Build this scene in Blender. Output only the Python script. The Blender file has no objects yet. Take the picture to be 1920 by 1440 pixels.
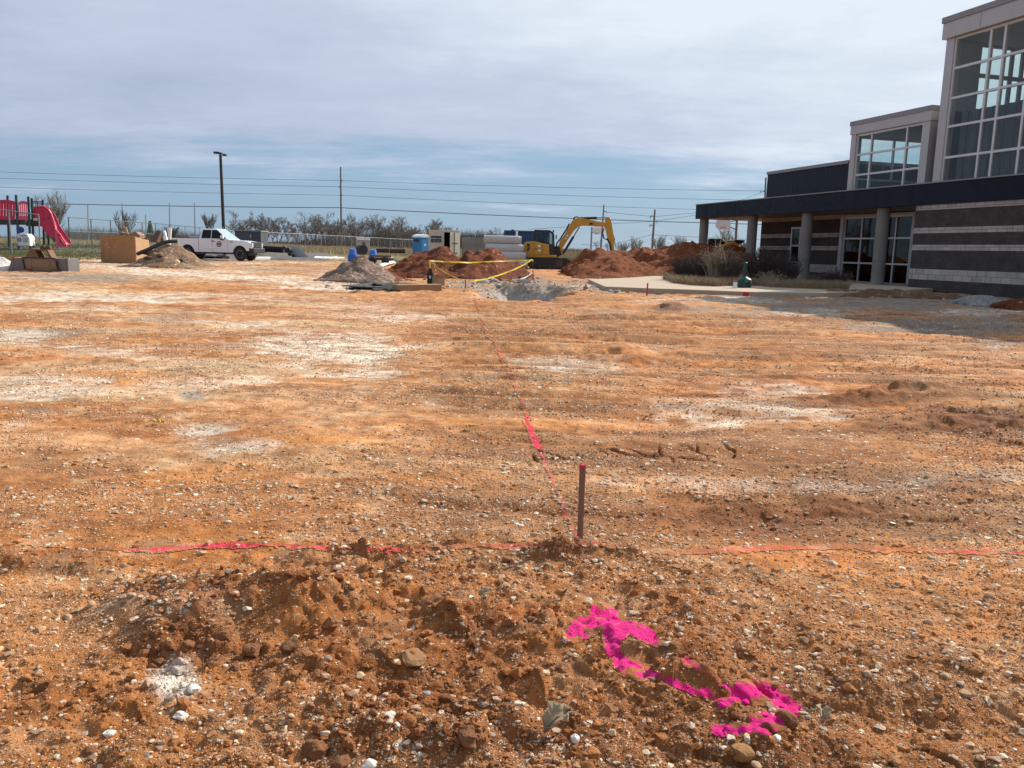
import bpy, math, random
import numpy as np
from mathutils import Matrix, Vector, Euler
R = math.radians
rnd = random.Random(7)
sc = bpy.context.scene
col = sc.collection

# ------------------------------------------------------------------ camera
F, PITCH, ROLL, CAMH = 1520.0, R(9.35), 0.0233, 1.15
fw = np.array([0, math.cos(PITCH), -math.sin(PITCH)])
up0 = np.array([0, math.sin(PITCH), math.cos(PITCH)])
rt0 = np.array([1.0, 0, 0])
rt = math.cos(ROLL)*rt0 + math.sin(ROLL)*up0
upv = -math.sin(ROLL)*rt0 + math.cos(ROLL)*up0
CAM = np.array([0, 0, CAMH])
cd = bpy.data.cameras.new('camera'); cam = bpy.data.objects.new('camera', cd); col.objects.link(cam)
cam.matrix_world = Matrix(((rt[0], upv[0], -fw[0], 0), (rt[1], upv[1], -fw[1], 0), (rt[2], upv[2], -fw[2], CAMH), (0, 0, 0, 1)))
cd.sensor_fit = 'HORIZONTAL'; cd.sensor_width = 36; cd.lens = 36*F/1920
cd.clip_start = 0.05; cd.clip_end = 9000
sc.camera = cam

# ------------------------------------------------------------------ light, sky, exposure
SUN_AZ, SUN_EL = R(48.5), R(34.5)      # azimuth measured from the view axis towards the right
SUN_STRENGTH, SKY_STRENGTH, EXPOSURE = 5.0, 0.10, 0.34
sd = bpy.data.lights.new('sun', 'SUN'); sun = bpy.data.objects.new('sun', sd); col.objects.link(sun)
sd.energy = SUN_STRENGTH; sd.angle = R(0.55); sd.color = (1.0, 0.94, 0.86)
sdir = Vector((math.sin(SUN_AZ)*math.cos(SUN_EL), math.cos(SUN_AZ)*math.cos(SUN_EL), math.sin(SUN_EL)))
sun.rotation_euler = sdir.to_track_quat('Z', 'Y').to_euler(); sun.location = (20, 20, 30)
world = bpy.data.worlds.new('World'); sc.world = world; world.use_nodes = True
def build_world():
    nt = world.node_tree; N = nt.nodes; L = nt.links; N.clear()
    out = N.new('ShaderNodeOutputWorld')
    sky = N.new('ShaderNodeTexSky'); sky.sky_type = 'NISHITA'; sky.sun_disc = False
    sky.sun_elevation = SUN_EL; sky.sun_rotation = SUN_AZ; sky.air_density = 1.3; sky.dust_density = 0.4; sky.ozone_density = 3.0
    hs = N.new('ShaderNodeHueSaturation'); hs.inputs['Saturation'].default_value = 0.95; hs.inputs['Value'].default_value = 0.75
    L.new(sky.outputs[0], hs.inputs['Color'])
    tint = N.new('ShaderNodeMix'); tint.data_type = 'RGBA'; tint.blend_type = 'MULTIPLY'; tint.inputs[0].default_value = 1
    tint.inputs[7].default_value = (0.82, 0.95, 1.12, 1); L.new(hs.outputs[0], tint.inputs[6])
    cl = N.new('ShaderNodeMix'); cl.data_type = 'RGBA'; cl.inputs[0].default_value = .72     # thin blue haze in front of the clear sky
    cl.inputs[7].default_value = (.20/SKY_STRENGTH, .335/SKY_STRENGTH, .50/SKY_STRENGTH, 1); L.new(tint.outputs[2], cl.inputs[6])
    b1 = N.new('ShaderNodeBackground'); b1.inputs[1].default_value = SKY_STRENGTH; L.new(cl.outputs[2], b1.inputs[0])
    tc = N.new('ShaderNodeTexCoord'); sep = N.new('ShaderNodeSeparateXYZ'); L.new(tc.outputs['Generated'], sep.inputs[0])
    def math_(op, a, b=None, clamp=False):
        n = N.new('ShaderNodeMath'); n.operation = op; n.use_clamp = clamp
        for i, x in enumerate((a, b)):
            if x is None: continue
            if hasattr(x, 'links'): L.new(x, n.inputs[i])
            else: n.inputs[i].default_value = x
        return n.outputs[0]
    zz = math_('ADD', sep.outputs[2], 0.10)
    cx = math_('DIVIDE', sep.outputs[0], zz); cy = math_('DIVIDE', sep.outputs[1], zz)
    comb = N.new('ShaderNodeCombineXYZ'); L.new(cx, comb.inputs[0]); L.new(cy, comb.inputs[1])
    def noise(scale, detail, rough, w=0.0, sx=1, sy=1):
        mp = N.new('ShaderNodeMapping'); mp.inputs['Scale'].default_value = (sx, sy, 1); mp.inputs['Location'].default_value = (w, w*.7, w)
        L.new(comb.outputs[0], mp.inputs[0])
        n = N.new('ShaderNodeTexNoise'); n.inputs['Scale'].default_value = scale; n.inputs['Detail'].default_value = detail; n.inputs['Roughness'].default_value = rough
        L.new(mp.outputs[0], n.inputs['Vector']); return n.outputs['Fac']
    n1 = noise(0.55, 9, 0.62, 3.1, 0.55, 1.0); n2 = noise(0.35, 8, 0.62, 8.3); n3 = noise(1.9, 9, 0.66, 1.7, .45, 1)
    # coverage: clear band low over the horizon, veil above it, ragged edge
    e = math_('ADD', sep.outputs[2], math_('MULTIPLY', math_('SUBTRACT', n1, 0.5), 0.30))
    e = math_('ADD', e, math_('MULTIPLY', math_('SUBTRACT', n3, 0.5), 0.15))
    mr = N.new('ShaderNodeMapRange'); mr.interpolation_type = 'SMOOTHSTEP'
    mr.inputs[1].default_value = 0.055; mr.inputs[2].default_value = 0.135; mr.inputs[3].default_value = 0.10; mr.inputs[4].default_value = 0.97
    L.new(e, mr.inputs[0])
    # brightness: thicker grey and thin bright parts, brighter towards the sun
    br = math_('ADD', math_('MULTIPLY', math_('SUBTRACT', n2, 0.5), 1.5), math_('ADD', math_('ADD', math_('MULTIPLY', n3, 0.40), 0.31), math_('MULTIPLY', math_('SUBTRACT', n1, 0.36), 0.6)))
    dot = N.new('ShaderNodeVectorMath'); dot.operation = 'DOT_PRODUCT'; L.new(tc.outputs['Generated'], dot.inputs[0]); dot.inputs[1].default_value = sdir
    br = math_('ADD', br, math_('MULTIPLY', math_('SUBTRACT', dot.outputs['Value'], 0.62), 0.75))
    ramp = N.new('ShaderNodeValToRGB'); el = ramp.color_ramp.elements
    el[0].position = 0.05; el[0].color = (0.31, 0.37, 0.49, 1)
    el[1].position = 0.85; el[1].color = (0.64, 0.70, 0.77, 1)
    k = el.new(0.52); k.color = (0.45, 0.51, 0.625, 1)
    L.new(br, ramp.inputs[0])
    b2 = N.new('ShaderNodeBackground'); b2.inputs[1].default_value = 1.0; L.new(ramp.outputs[0], b2.inputs[0])
    mx = N.new('ShaderNodeMixShader'); L.new(mr.outputs[0], mx.inputs[0]); L.new(b1.outputs[0], mx.inputs[1]); L.new(b2.outputs[0], mx.inputs[2])
    L.new(mx.outputs[0], out.inputs[0])
build_world()
vs = sc.view_settings; vs.view_transform = 'Standard'; vs.look = 'None'; vs.exposure = EXPOSURE; vs.gamma = 1

# ------------------------------------------------------------------ pixel helpers (photograph is 1920 x 1440)
def ray(u, v): return (fw*F + rt*(u-960) - upv*(v-720))/F
def gp(u, v, z=0.0):
    d = ray(u, v); return CAM + d*(z-CAMH)/d[2]
def at(u, v, Y):
    d = ray(u, v); return CAM + d*Y/d[1]
def proj(x, y, z):
    dx, dy, dz = x, y, z-CAMH
    a = dx*rt[0]+dy*rt[1]+dz*rt[2]; b = dx*upv[0]+dy*upv[1]+dz*upv[2]; c = np.maximum(dx*fw[0]+dy*fw[1]+dz*fw[2], 1e-3)
    return 960+F*a/c, 720-F*b/c
def sstep(a, b, x):
    t = np.clip((x-a)/(b-a), 0, 1); return t*t*(3-2*t)

# ------------------------------------------------------------------ object helpers
def tag(o, label=None, cat=None, group=None, kind=None):
    if label: o['label'] = label
    if cat: o['category'] = cat
    if group: o['group'] = group
    if kind: o['kind'] = kind
    return o
def thing(name, label, cat, loc=(0, 0, 0), rz=0.0, group=None):
    o = bpy.data.objects.new(name, None); col.objects.link(o)
    o.empty_display_size = 0.2
    o.location = loc; o.rotation_euler = (0, 0, rz)
    return tag(o, label, cat, group)
def dup(o, loc=None, rz=None, scale=None, label=None, parent=None):
    c = o.copy(); col.objects.link(c)
    if parent is not None: c.parent = parent
    if loc is not None: c.location = loc
    if rz is not None: c.rotation_euler = (0, 0, rz)
    if scale is not None: c.scale = scale
    if label: c['label'] = label
    for ch in o.children: dup(ch, parent=c)
    return c
class MB:
    def __init__(s): s.v = []; s.f = []
    def add(s, vs, fs, M=None):
        n = len(s.v)
        if M is not None: vs = [tuple(M @ Vector(p)) for p in vs]
        s.v += [tuple(p) for p in vs]; s.f += [tuple(i+n for i in f) for f in fs]; return s
    def box(s, x0, x1, y0, y1, z0, z1, M=None):
        vs = [(x0,y0,z0),(x1,y0,z0),(x1,y1,z0),(x0,y1,z0),(x0,y0,z1),(x1,y0,z1),(x1,y1,z1),(x0,y1,z1)]
        return s.add(vs, [(3,2,1,0),(4,5,6,7),(0,1,5,4),(1,2,6,5),(2,3,7,6),(3,0,4,7)], M)
    def cbox(s, c, d, rot=(0,0,0)):
        M = Matrix.Translation(c) @ Euler(rot).to_matrix().to_4x4()
        return s.box(-d[0]/2, d[0]/2, -d[1]/2, d[1]/2, -d[2]/2, d[2]/2, M)
    def tube(s, pts, r, n=8, cap=True):
        pts = [Vector(p) for p in pts]; m = len(pts)
        rs = [r]*m if not isinstance(r, (list, tuple)) else list(r)
        base = len(s.v); prev = None
        for i, p in enumerate(pts):
            t = (pts[min(i+1, m-1)]-pts[max(i-1, 0)]).normalized()
            if prev is None:
                a = Vector((0,0,1)) if abs(t.z) < .9 else Vector((1,0,0))
                prev = t.cross(a).normalized()
            e1 = (prev - t*prev.dot(t)).normalized(); e2 = t.cross(e1); prev = e1
            for k in range(n):
                a = 2*math.pi*k/n; s.v.append(tuple(p + (e1*math.cos(a)+e2*math.sin(a))*rs[i]))
        for i in range(m-1):
            for k in range(n):
                k2 = (k+1) % n
                s.f.append((base+i*n+k, base+i*n+k2, base+(i+1)*n+k2, base+(i+1)*n+k))
        if cap:
            s.f.append(tuple(base+k for k in reversed(range(n)))); s.f.append(tuple(base+(m-1)*n+k for k in range(n)))
        return s
    def lathe(s, prof, n=16, M=None):
        vs = []; fs = []
        for (r, z) in prof:
            for k in range(n):
                a = 2*math.pi*k/n; vs.append((r*math.cos(a), r*math.sin(a), z))
        for i in range(len(prof)-1):
            for k in range(n):
                k2 = (k+1) % n; fs.append((i*n+k, i*n+k2, (i+1)*n+k2, (i+1)*n+k))
        fs.append(tuple(reversed(range(n)))); fs.append(tuple((len(prof)-1)*n+k for k in range(n)))
        return s.add(vs, fs, M)
    def prism(s, poly, y0, y1, M=None):      # polygon in xz, extruded along y
        n = len(poly)
        vs = [(x, y0, z) for x, z in poly] + [(x, y1, z) for x, z in poly]
        fs = [tuple(range(n)), tuple(reversed(range(n, 2*n)))]
        for i in range(n):
            j = (i+1) % n; fs.append((j, i, i+n, j+n))
        return s.add(vs, fs, M)
    def slab(s, poly, z0, z1, M=None):       # polygon in xy, extruded along z
        n = len(poly)
        vs = [(x, y, z0) for x, y in poly] + [(x, y, z1) for x, y in poly]
        fs = [tuple(reversed(range(n))), tuple(range(n, 2*n))]
        for i in range(n):
            j = (i+1) % n; fs.append((i, j, j+n, i+n))
        return s.add(vs, fs, M)
    def quad(s, a, b, c, d): return s.add([a, b, c, d], [(0, 1, 2, 3)])
    def build(s, name, mat, parent=None, smooth=False, bevel=0.0, fix=True, seg=2):
        me = bpy.data.meshes.new(name); me.from_pydata(s.v, [], s.f); me.update()
        if fix:
            import bmesh
            bm = bmesh.new(); bm.from_mesh(me); bmesh.ops.recalc_face_normals(bm, faces=bm.faces); bm.to_mesh(me); bm.free()
        o = bpy.data.objects.new(name, me); col.objects.link(o)
        me.materials.append(mat)
        if smooth: me.shade_smooth() if smooth is True else me.set_sharp_from_angle(angle=R(smooth))
        if smooth and smooth is not True:
            for p in me.polygons: p.use_smooth = True
        if bevel:
            b = o.modifiers.new('bevel', 'BEVEL'); b.width = bevel; b.segments = seg; b.limit_method = 'ANGLE'; b.angle_limit = R(40)
        if parent is not None: o.parent = parent
        return o
def np_mesh(name, V, Fq, mat, smooth=True):
    me = bpy.data.meshes.new(name)
    k = Fq.shape[1]
    me.vertices.add(len(V)); me.vertices.foreach_set('co', np.ascontiguousarray(V, dtype=np.float32).ravel())
    me.loops.add(Fq.size); me.loops.foreach_set('vertex_index', np.ascontiguousarray(Fq, dtype=np.int32).ravel())
    me.polygons.add(len(Fq)); me.polygons.foreach_set('loop_start', np.arange(0, Fq.size, k, dtype=np.int32))
    me.polygons.foreach_set('use_smooth', np.full(len(Fq), smooth, dtype=bool))
    me.update(calc_edges=True)
    o = bpy.data.objects.new(name, me); col.objects.link(o); me.materials.append(mat); return o
def set_col(o, name, arr):
    a = o.data.color_attributes.new(name, 'FLOAT_COLOR', 'POINT'); a.data.foreach_set('color', np.ascontiguousarray(arr, dtype=np.float32).ravel())

# ------------------------------------------------------------------ materials
MATS = {}
class NB:
    def __init__(s, name):
        s.m = bpy.data.materials.new(name); s.m.use_nodes = True; s.nt = s.m.node_tree; s.N = s.nt.nodes; s.L = s.nt.links
        s.bsdf = s.N['Principled BSDF']; s.out = s.N['Material Output']; s.tc = s.N.new('ShaderNodeTexCoord')
    def put(s, sock, x):
        if hasattr(x, 'links'): s.L.new(x, sock)
        else: sock.default_value = x
    def noise(s, scale, detail=4, rough=.55, vec=None, sc3=None, out='Fac', coord='Object'):
        v = vec if vec is not None else s.tc.outputs[coord]
        if sc3:
            mp = s.N.new('ShaderNodeMapping'); mp.inputs['Scale'].default_value = sc3; s.L.new(v, mp.inputs[0]); v = mp.outputs[0]
        n = s.N.new('ShaderNodeTexNoise'); n.inputs['Scale'].default_value = scale; n.inputs['Detail'].default_value = detail; n.inputs['Roughness'].default_value = rough
        s.L.new(v, n.inputs['Vector']); return n.outputs[out]
    def voro(s, scale, vec=None, feature='F1', rnd_=1.0):
        v = vec if vec is not None else s.tc.outputs['Object']
        n = s.N.new('ShaderNodeTexVoronoi'); n.feature = feature; n.inputs['Scale'].default_value = scale; n.inputs['Randomness'].default_value = rnd_
        s.L.new(v, n.inputs['Vector']); return n
    def mix(s, fac, a, b, mode='MIX'):
        n = s.N.new('ShaderNodeMix'); n.data_type = 'RGBA'; n.blend_type = mode
        s.put(n.inputs[0], fac); s.put(n.inputs[6], a); s.put(n.inputs[7], b); return n.outputs[2]
    def math(s, op, a, b=0.0, c=0.0, clamp=False):
        n = s.N.new('ShaderNodeMath'); n.operation = op; n.use_clamp = clamp
        s.put(n.inputs[0], a); s.put(n.inputs[1], b); s.put(n.inputs[2], c); return n.outputs[0]
    def rng(s, x, a, b, c=0.0, d=1.0, smooth=True):
        n = s.N.new('ShaderNodeMapRange'); n.interpolation_type = 'SMOOTHSTEP' if smooth else 'LINEAR'
        s.put(n.inputs[0], x)
        for i, q in enumerate((a, b, c, d)): n.inputs[i+1].default_value = q
        return n.outputs[0]
    def bump(s, h, dist=.01, strength=1.0, normal=None):
        n = s.N.new('ShaderNodeBump'); n.inputs['Distance'].default_value = dist; n.inputs['Strength'].default_value = strength
        s.L.new(h, n.inputs['Height'])
        if normal is not None: s.L.new(normal, n.inputs['Normal'])
        return n.outputs[0]
    def attr(s, name):
        n = s.N.new('ShaderNodeAttribute'); n.attribute_name = name; return n
    def sep(s, c):
        n = s.N.new('ShaderNodeSeparateColor'); s.L.new(c, n.inputs[0]); return n.outputs
def c4(c): return (c[0], c[1], c[2], 1)
def mat(name, c, rough=.65, metal=0.0, var=.14, scale=6, bump=0.0, bscale=40, dirt=None, dirt_amt=.35, coat=0.0, spec=.5):
    if name in MATS: return MATS[name]
    b = NB(name)
    n = b.noise(scale, 6, .6)
    cc = b.mix(n, c4([x*(1-var) for x in c]), c4([min(1, x*(1+var)) for x in c]))
    if dirt:
        d = b.rng(b.noise(scale*.45, 7, .68), .5, .75, 0, dirt_amt); cc = b.mix(d, cc, c4(dirt))
    b.L.new(cc, b.bsdf.inputs['Base Color'])
    b.put(b.bsdf.inputs['Roughness'], b.rng(b.noise(scale*2.3, 4), .3, .7, max(.02, rough-.08), min(1, rough+.08)))
    b.bsdf.inputs['Metallic'].default_value = metal; b.bsdf.inputs['Coat Weight'].default_value = coat; b.bsdf.inputs['Specular IOR Level'].default_value = spec
    if bump: b.L.new(b.bump(b.noise(bscale, 6, .6), bump), b.bsdf.inputs['Normal'])
    MATS[name] = b.m; return b.m
def glass_mat(name, tint, refl=.9, rough=.02, trans=.8):
    if name in MATS: return MATS[name]
    b = NB(name); b.N.remove(b.bsdf)
    tr = b.N.new('ShaderNodeBsdfTransparent'); tr.inputs[0].default_value = c4([t*trans for t in tint])
    gl = b.N.new('ShaderNodeBsdfGlossy'); gl.inputs['Roughness'].default_value = rough
    gl.inputs[0].default_value = (refl, refl, refl, 1)
    frn = b.N.new('ShaderNodeFresnel'); frn.inputs[0].default_value = 1.5; geo = b.N.new('ShaderNodeNewGeometry')
    frs = b.math('MULTIPLY', frn.outputs[0], b.math('SUBTRACT', 1.0, geo.outputs['Backfacing']))
    nz = b.bump(b.noise(.6, 2, .5), .01, .25); b.L.new(nz, gl.inputs['Normal'])
    mx = b.N.new('ShaderNodeMixShader'); b.L.new(frs, mx.inputs[0]); b.L.new(tr.outputs[0], mx.inputs[1]); b.L.new(gl.outputs[0], mx.inputs[2])
    b.L.new(mx.outputs[0], b.out.inputs[0]); MATS[name] = b.m; return b.m

# ------------------------------------------------------------------ noise in numpy
_perm = np.random.RandomState(3).permutation(65536)
def _h(ix, iy, seed):
    return _perm[(ix*1619 + iy*31337 + seed*6971) & 65535] / 65536.0
def vnoise(x, y, seed=0):
    ix = np.floor(x).astype(np.int64); iy = np.floor(y).astype(np.int64); fx = x-ix; fy = y-iy
    ux = fx*fx*fx*(fx*(fx*6-15)+10); uy = fy*fy*fy*(fy*(fy*6-15)+10)
    a = _h(ix, iy, seed); b = _h(ix+1, iy, seed); c = _h(ix, iy+1, seed); d = _h(ix+1, iy+1, seed)
    return (a*(1-ux)+b*ux)*(1-uy) + (c*(1-ux)+d*ux)*uy - .5
def fbm(x, y, wl, octs, seed=0, gain=.5):
    s = np.zeros_like(x); amp = 1.0
    for o in range(octs):
        ca, sa = math.cos(o*1.3), math.sin(o*1.3)
        s += amp*vnoise((x*ca-y*sa)/wl+17.3*o, (x*sa+y*ca)/wl-9.1*o, seed+o); wl *= .5; amp *= gain
    return s
def worley(x, y, cell, seed=0):
    X = x/cell; Y = y/cell; ix = np.floor(X).astype(np.int64); iy = np.floor(Y).astype(np.int64)
    best = np.full(x.shape, 9.0); rid = np.zeros(x.shape)
    for dx in (-1, 0, 1):
        for dy in (-1, 0, 1):
            a = ix+dx; b = iy+dy
            px = a+_h(a, b, seed); py = b+_h(a, b, seed+1); r = _h(a, b, seed+2)
            d = np.hypot(X-px, Y-py)/(.45+.55*r)
            k = d < best; best = np.where(k, d, best); rid = np.where(k, r, rid)
    return best, rid
def dseg(u, v, pts):
    best = np.full(u.shape, 1e9)
    for (ax, ay), (bx, by) in zip(pts[:-1], pts[1:]):
        dx, dy = bx-ax, by-ay; t = np.clip(((u-ax)*dx+(v-ay)*dy)/(dx*dx+dy*dy+1e-12), 0, 1)
        best = np.minimum(best, np.hypot(u-ax-t*dx, v-ay-t*dy))
    return best
# ------------------------------------------------------------------ ground
ARROW = [([(1072,1190),(1128,1143),(1150,1150)], 13), ([(1128,1148),(1180,1176),(1234,1203)], 10), ([(1085,1188),(1130,1165),(1165,1182)], 13),
         ([(1140,1165),(1150,1215),(1172,1252),(1205,1262)], 13), ([(1205,1262),(1245,1272),(1300,1297),(1345,1315)], 6),
         ([(1285,1240),(1330,1265),(1365,1290)], 7), ([(1322,1300),(1360,1318),(1400,1300),(1440,1302)], 10),
         ([(1395,1300),(1450,1300),(1480,1325),(1465,1345),(1420,1362)], 18), ([(1420,1362),(1385,1372),(1345,1370)], 9)]
LINES = {
 'long': [(1082,1014),(1068,982),(1050,935),(1030,890),(1000,820),(992,795),(975,745),(955,700),(930,650),(908,618),(897,580),(888,552)],
 'cross': [(-30,1016),(40,1019),(130,1025),(240,1032),(330,1030),(420,1020),(520,1023),(600,1028),(760,1030),(900,1024),(1000,1022),(1070,1018),(1110,1018),(1160,1024),(1215,1037),(1300,1034),(1400,1030),(1560,1025),(1700,1031),(1960,1040)]}
def terrain(x, y):
    """height, albedo and looseness of the ground at world x, y"""
    yy = np.maximum(y, .9)
    pu, pv = proj(x, yy, 0.0*x)
    n1 = fbm(x, y, 1.6, 5, 11); n2 = fbm(x, y, .35, 4, 23); nb = fbm(x, y*1.8, 6.0, 5, 41)
    n3 = fbm(x, y, .09, 3, 57)
    mott = fbm(x*.6, y*1.5, .9, 5, 88, .6)
    stk = fbm(x*.28, y*1.25, 1.1, 5, 303, .6); spk = fbm(x*.8, y*1.2, .16, 4, 305, .7)
    def blob(u, v, ru, rv, e=.9):
        d = np.hypot((pu-u)/ru, (pv-v)/rv) + e*n1*1.1 + e*n2*.6
        return sstep(1.15, .25, d)
    def blobs(lst):
        m = np.zeros_like(x)
        for b in lst:
            s = b[4] if len(b) > 4 else 1.0
            m = np.maximum(m, s*blob(*b[:4]))
        return m
    near = sstep(1010, 1090, pv + 60*n1)
    front = sstep(-1.0, .5, y)
    white = blobs([(40,640,80,26),(200,665,190,26,1),(560,652,210,42,.95),(330,560,260,14,.55),(420,720,160,16,.4),(690,702,70,16,.8),(200,580,110,14,.7),(90,556,170,13,.6),(650,536,150,9,1),(100,725,110,32,.5),(400,805,60,14,.6),(455,832,100,16,.55),(30,800,50,14,.6),
                   (330,1290,55,48,.9),(480,610,120,14,.5),(700,590,140,16,.45),(1080,690,90,22,.4),(1380,762,140,22,.5),(1450,722,100,15,.45),(1180,650,120,10,.3),(1490,772,90,16,.4),(1560,585,120,8,.5),(1180,537,110,7,.9),(1340,562,150,9,.55),(1830,585,90,12,.55),
                   (1880,655,80,13,.6),(500,520,150,6,.6),(330,512,150,6,.8),(180,500,150,6,.7),(300,490,400,8,.35),(1000,905,110,14,.35),(1300,900,200,16,.3),(1700,900,260,18,.28),(330,1165,170,30,.25),(200,1190,150,40,.15),(1150,905,90,16,.4)])
    streak = np.minimum(dseg(pu, pv, [(180,498),(340,515),(520,526),(650,538)]), dseg(pu, pv, [(-20,560),(120,560),(300,563)]))
    white = np.maximum(white, .85*sstep(9, 2, streak+6*n2))
    orange = blobs([(200,705,130,18),(420,600,120,13),(560,826,150,20),(430,885,150,20,.7),(380,540,150,12,.8),(110,800,110,14,.8),(900,545,250,10,.6),(1640,622,220,26,.5),(1500,880,300,14,.4),(300,640,120,10,.5),(150,930,200,24,.6),(330,1000,160,18,.6),(1400,640,200,14,.5),(1250,760,120,10,.4),(760,505,60,10,.5),(1050,515,80,6,.9)])
    grey = blobs([(150,520,200,12,.8),(120,625,190,15,.65),(300,600,90,12,.5),(340,585,100,10,.5),(1640,572,420,20,1),(1420,556,150,9,.9),(1800,605,190,26,.95),(1100,541,190,10,.9),(985,535,130,16,1),(880,534,60,9,.9),(1870,640,110,14,.6),(360,737,25,7,.8),(70,770,50,8,.5),(1750,556,260,16,.9),(560,505,200,7,.4),(1450,545,300,7,.9)])
    dark = blobs([(1830,800,170,40,.95),(1460,662,80,9,.7),(1240,850,130,13,.55),(1260,577,40,5,.9),(1090,600,60,6,.4),(900,602,40,6,.4),(1600,745,170,8,.5),(1700,740,90,8,.6),(1200,612,140,6,.4),(1380,925,350,10,.45),(1580,955,340,14,.55),(1300,800,260,6,.45),(750,925,60,14,.5),
                  (100,1050,140,18,.55),(1085,1045,190,20,.5),(640,1052,150,14,.5),(1640,668,140,8,.4),(1100,560,100,5,.5)])
    fore = np.maximum(near*(.30+.8*n1), blobs([(560,1150,330,75,.9),(900,1210,320,110,.95),(860,1400,600,80,.95),(1620,1330,300,60,.5),(1150,1300,250,110,.7),(420,1230,170,50,.9),(240,1340,260,110,.5),(780,1340,420,110,.95)]))
    fore = np.clip(fore, 0, 1)
    tr = sstep(690, 900, pu+60*n1)*sstep(556, 600, pv)*sstep(1040, 960, pv)*front
    # wheel ruts running across the view, wavy
    wy = y + .10*np.sin(x*.5+.6) + .25*n1 + .03*x
    rut = np.abs(vnoise(x*.22+3, wy*1.55, 71)) + .55*np.abs(vnoise(x*.5, wy*3.7, 73))
    rut2 = vnoise(x*.3+9, wy*2.6, 79)
    rutm = sstep(.16, .02, np.abs(vnoise(x*.20+3, wy*1.7, 71)))
    gravel = np.clip(.5+1.5*mott + .35*sstep(900, 1200, pv), 0, 1)
    # ---- height
    sc_d = np.clip(y/6, 1, 4)
    h = .045*n1*sstep(.5, 3, y) + .03*nb*sstep(2, 6, y)
    h = h + tr*(.135*rut - .05 + .04*rut2)*np.clip(y/5, .6, 1.4)
    b1 = np.abs(vnoise(x*.24+11, wy*2.1, 91)+.06*n2+.03*n3); b2 = np.abs(vnoise(x*.33+2, wy*3.3, 93)+.08*n2+.03*n3)
    berm = (sstep(.085, .0, b1)*sstep(-.15, .2, vnoise(x*.5, wy, 95)) + .7*sstep(.10, .0, b2)*sstep(-.1, .25, vnoise(x*.6+4, wy*1.2, 97)))*tr
    h = h + berm*.020*np.clip(y/6, .7, 1.5)
    h = h + (1-tr)*.012*n2*sc_d + .008*n2 + .0035*n3*(.4+fore)
    cl = sstep(680, 760, pv)
    amp = np.clip(.12 + .9*fore + .5*dark + .15*near, 0, 1.0)*front
    idx = np.nonzero((pv > 640) & (y < 9) & (y > .8))[0]
    if len(idx):
        xs, ys, am = x[idx], y[idx], amp[idx]
        jx = xs+.03*n2[idx]; jy = ys+.03*n3[idx]
        add = np.zeros(len(idx))
        for cell, a, sd in ((.17, .050, 101), (.085, .030, 111), (.045, .017, 121), (.022, .008, 131)):
            d, r = worley(jx, jy, cell, sd)
            add += a*np.clip(1-d*1.15, 0, 1)**.6*sstep(.35, .9, r)*am
        h[idx] += add
    h = h + .10*blobs([(570,1150,320,70),(900,1190,250,90,.8),(700,1380,420,70,.5)])*front*(.8+1.5*n2)
    h = h + .03*blobs([(1085,1040,170,16),(1640,1290,300,60,.9),(90,1050,150,16),(1700,930,400,14)])*front
    h = h - .05*blobs([(1330,1330,120,50,.8),(1240,1230,60,20,.5)])*front
    h = h + .05*blobs([(1830,790,170,36),(1160,668,60,10,.9),(750,930,50,12,.45),(1690,742,120,9),(1260,575,40,4,1.1)])*front*(1+2*n2)
    crack = dseg(pu+26*n2+14*n3, pv+9*n2+4*n3, [(1010,838),(1060,856),(1110,842),(1150,836),(1190,850),(1240,846),(1290,856),(1330,858)])
    crack = np.minimum(crack, dseg(pu+26*n2, pv+9*n2, [(1880,846),(1925,858)]))
    ck = sstep(3.6, 1.0, crack)*(pv > 780)*front*.8
    ci = np.nonzero((np.abs(pv-848) < 34) & (((pu > 990) & (pu < 1380)) | (pu > 1860)) & (y > .8))[0]      # shrinkage cracks in the dried clay
    if len(ci):
        cxs, cys = x[ci]+.05*n2[ci], y[ci]+.05*n3[ci]; X_, Y_ = cxs/.20, cys/.26; ix_, iy_ = np.floor(X_).astype(np.int64), np.floor(Y_).astype(np.int64); f1 = np.full(len(ci), 9.0); f2 = f1.copy()
        for dx in (-1, 0, 1):
            for dy in (-1, 0, 1):
                d = np.hypot(X_-ix_-dx-_h(ix_+dx, iy_+dy, 401), Y_-iy_-dy-_h(ix_+dx, iy_+dy, 402)); f2 = np.where(d < f1, f1, np.minimum(f2, d)); f1 = np.minimum(f1, d)
        w_ = sstep(24, 6, np.abs(pv[ci]-848+22*n1[ci]))*np.clip(.75+1.6*n2[ci], 0, 1)
        ck[ci] = np.maximum(ck[ci], sstep(.10, .02, f2-f1)*w_)
    h = h - .035*ck
    # excavation in front of the spoil heap
    pit = sstep(1.25, .5, np.hypot((x-.25)/1.35, (y-24.2)/4.4) + .5*n1)
    h = h - .95*pit
    # lie of the land
    left = sstep(-6, -14, x)
    h = h + .14*sstep(42, 50, y)*left + .48*sstep(52, 64, y)*sstep(-18, -28, x)
    far = sstep(78, 140, np.hypot(x, y)*np.where(y > 0, 1, .5))
    h = h*(1-far) + far*.95
    # ---- albedo
    def mixc(c, m, k): return c*(1-m[:, None]) + np.array(k)[None, :]*m[:, None]
    A = np.empty((len(x), 3)); A[:] = (.54, .205, .056)
    A = mixc(A, np.clip(.5+1.3*mott, 0, 1)*.55, (.55, .30, .13))
    A = mixc(A, np.clip(-.1-1.7*fbm(x*.5, y*1.6, 1.4, 5, 97), 0, 1)*.8, (.36, .145, .05))
    lf = sstep(900, 480, pu+160*n1)*sstep(960, 640, pv)*front
    A = mixc(A, lf*np.clip(.30+1.3*stk, 0, 1)*.85, (.66, .50, .31))
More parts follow.
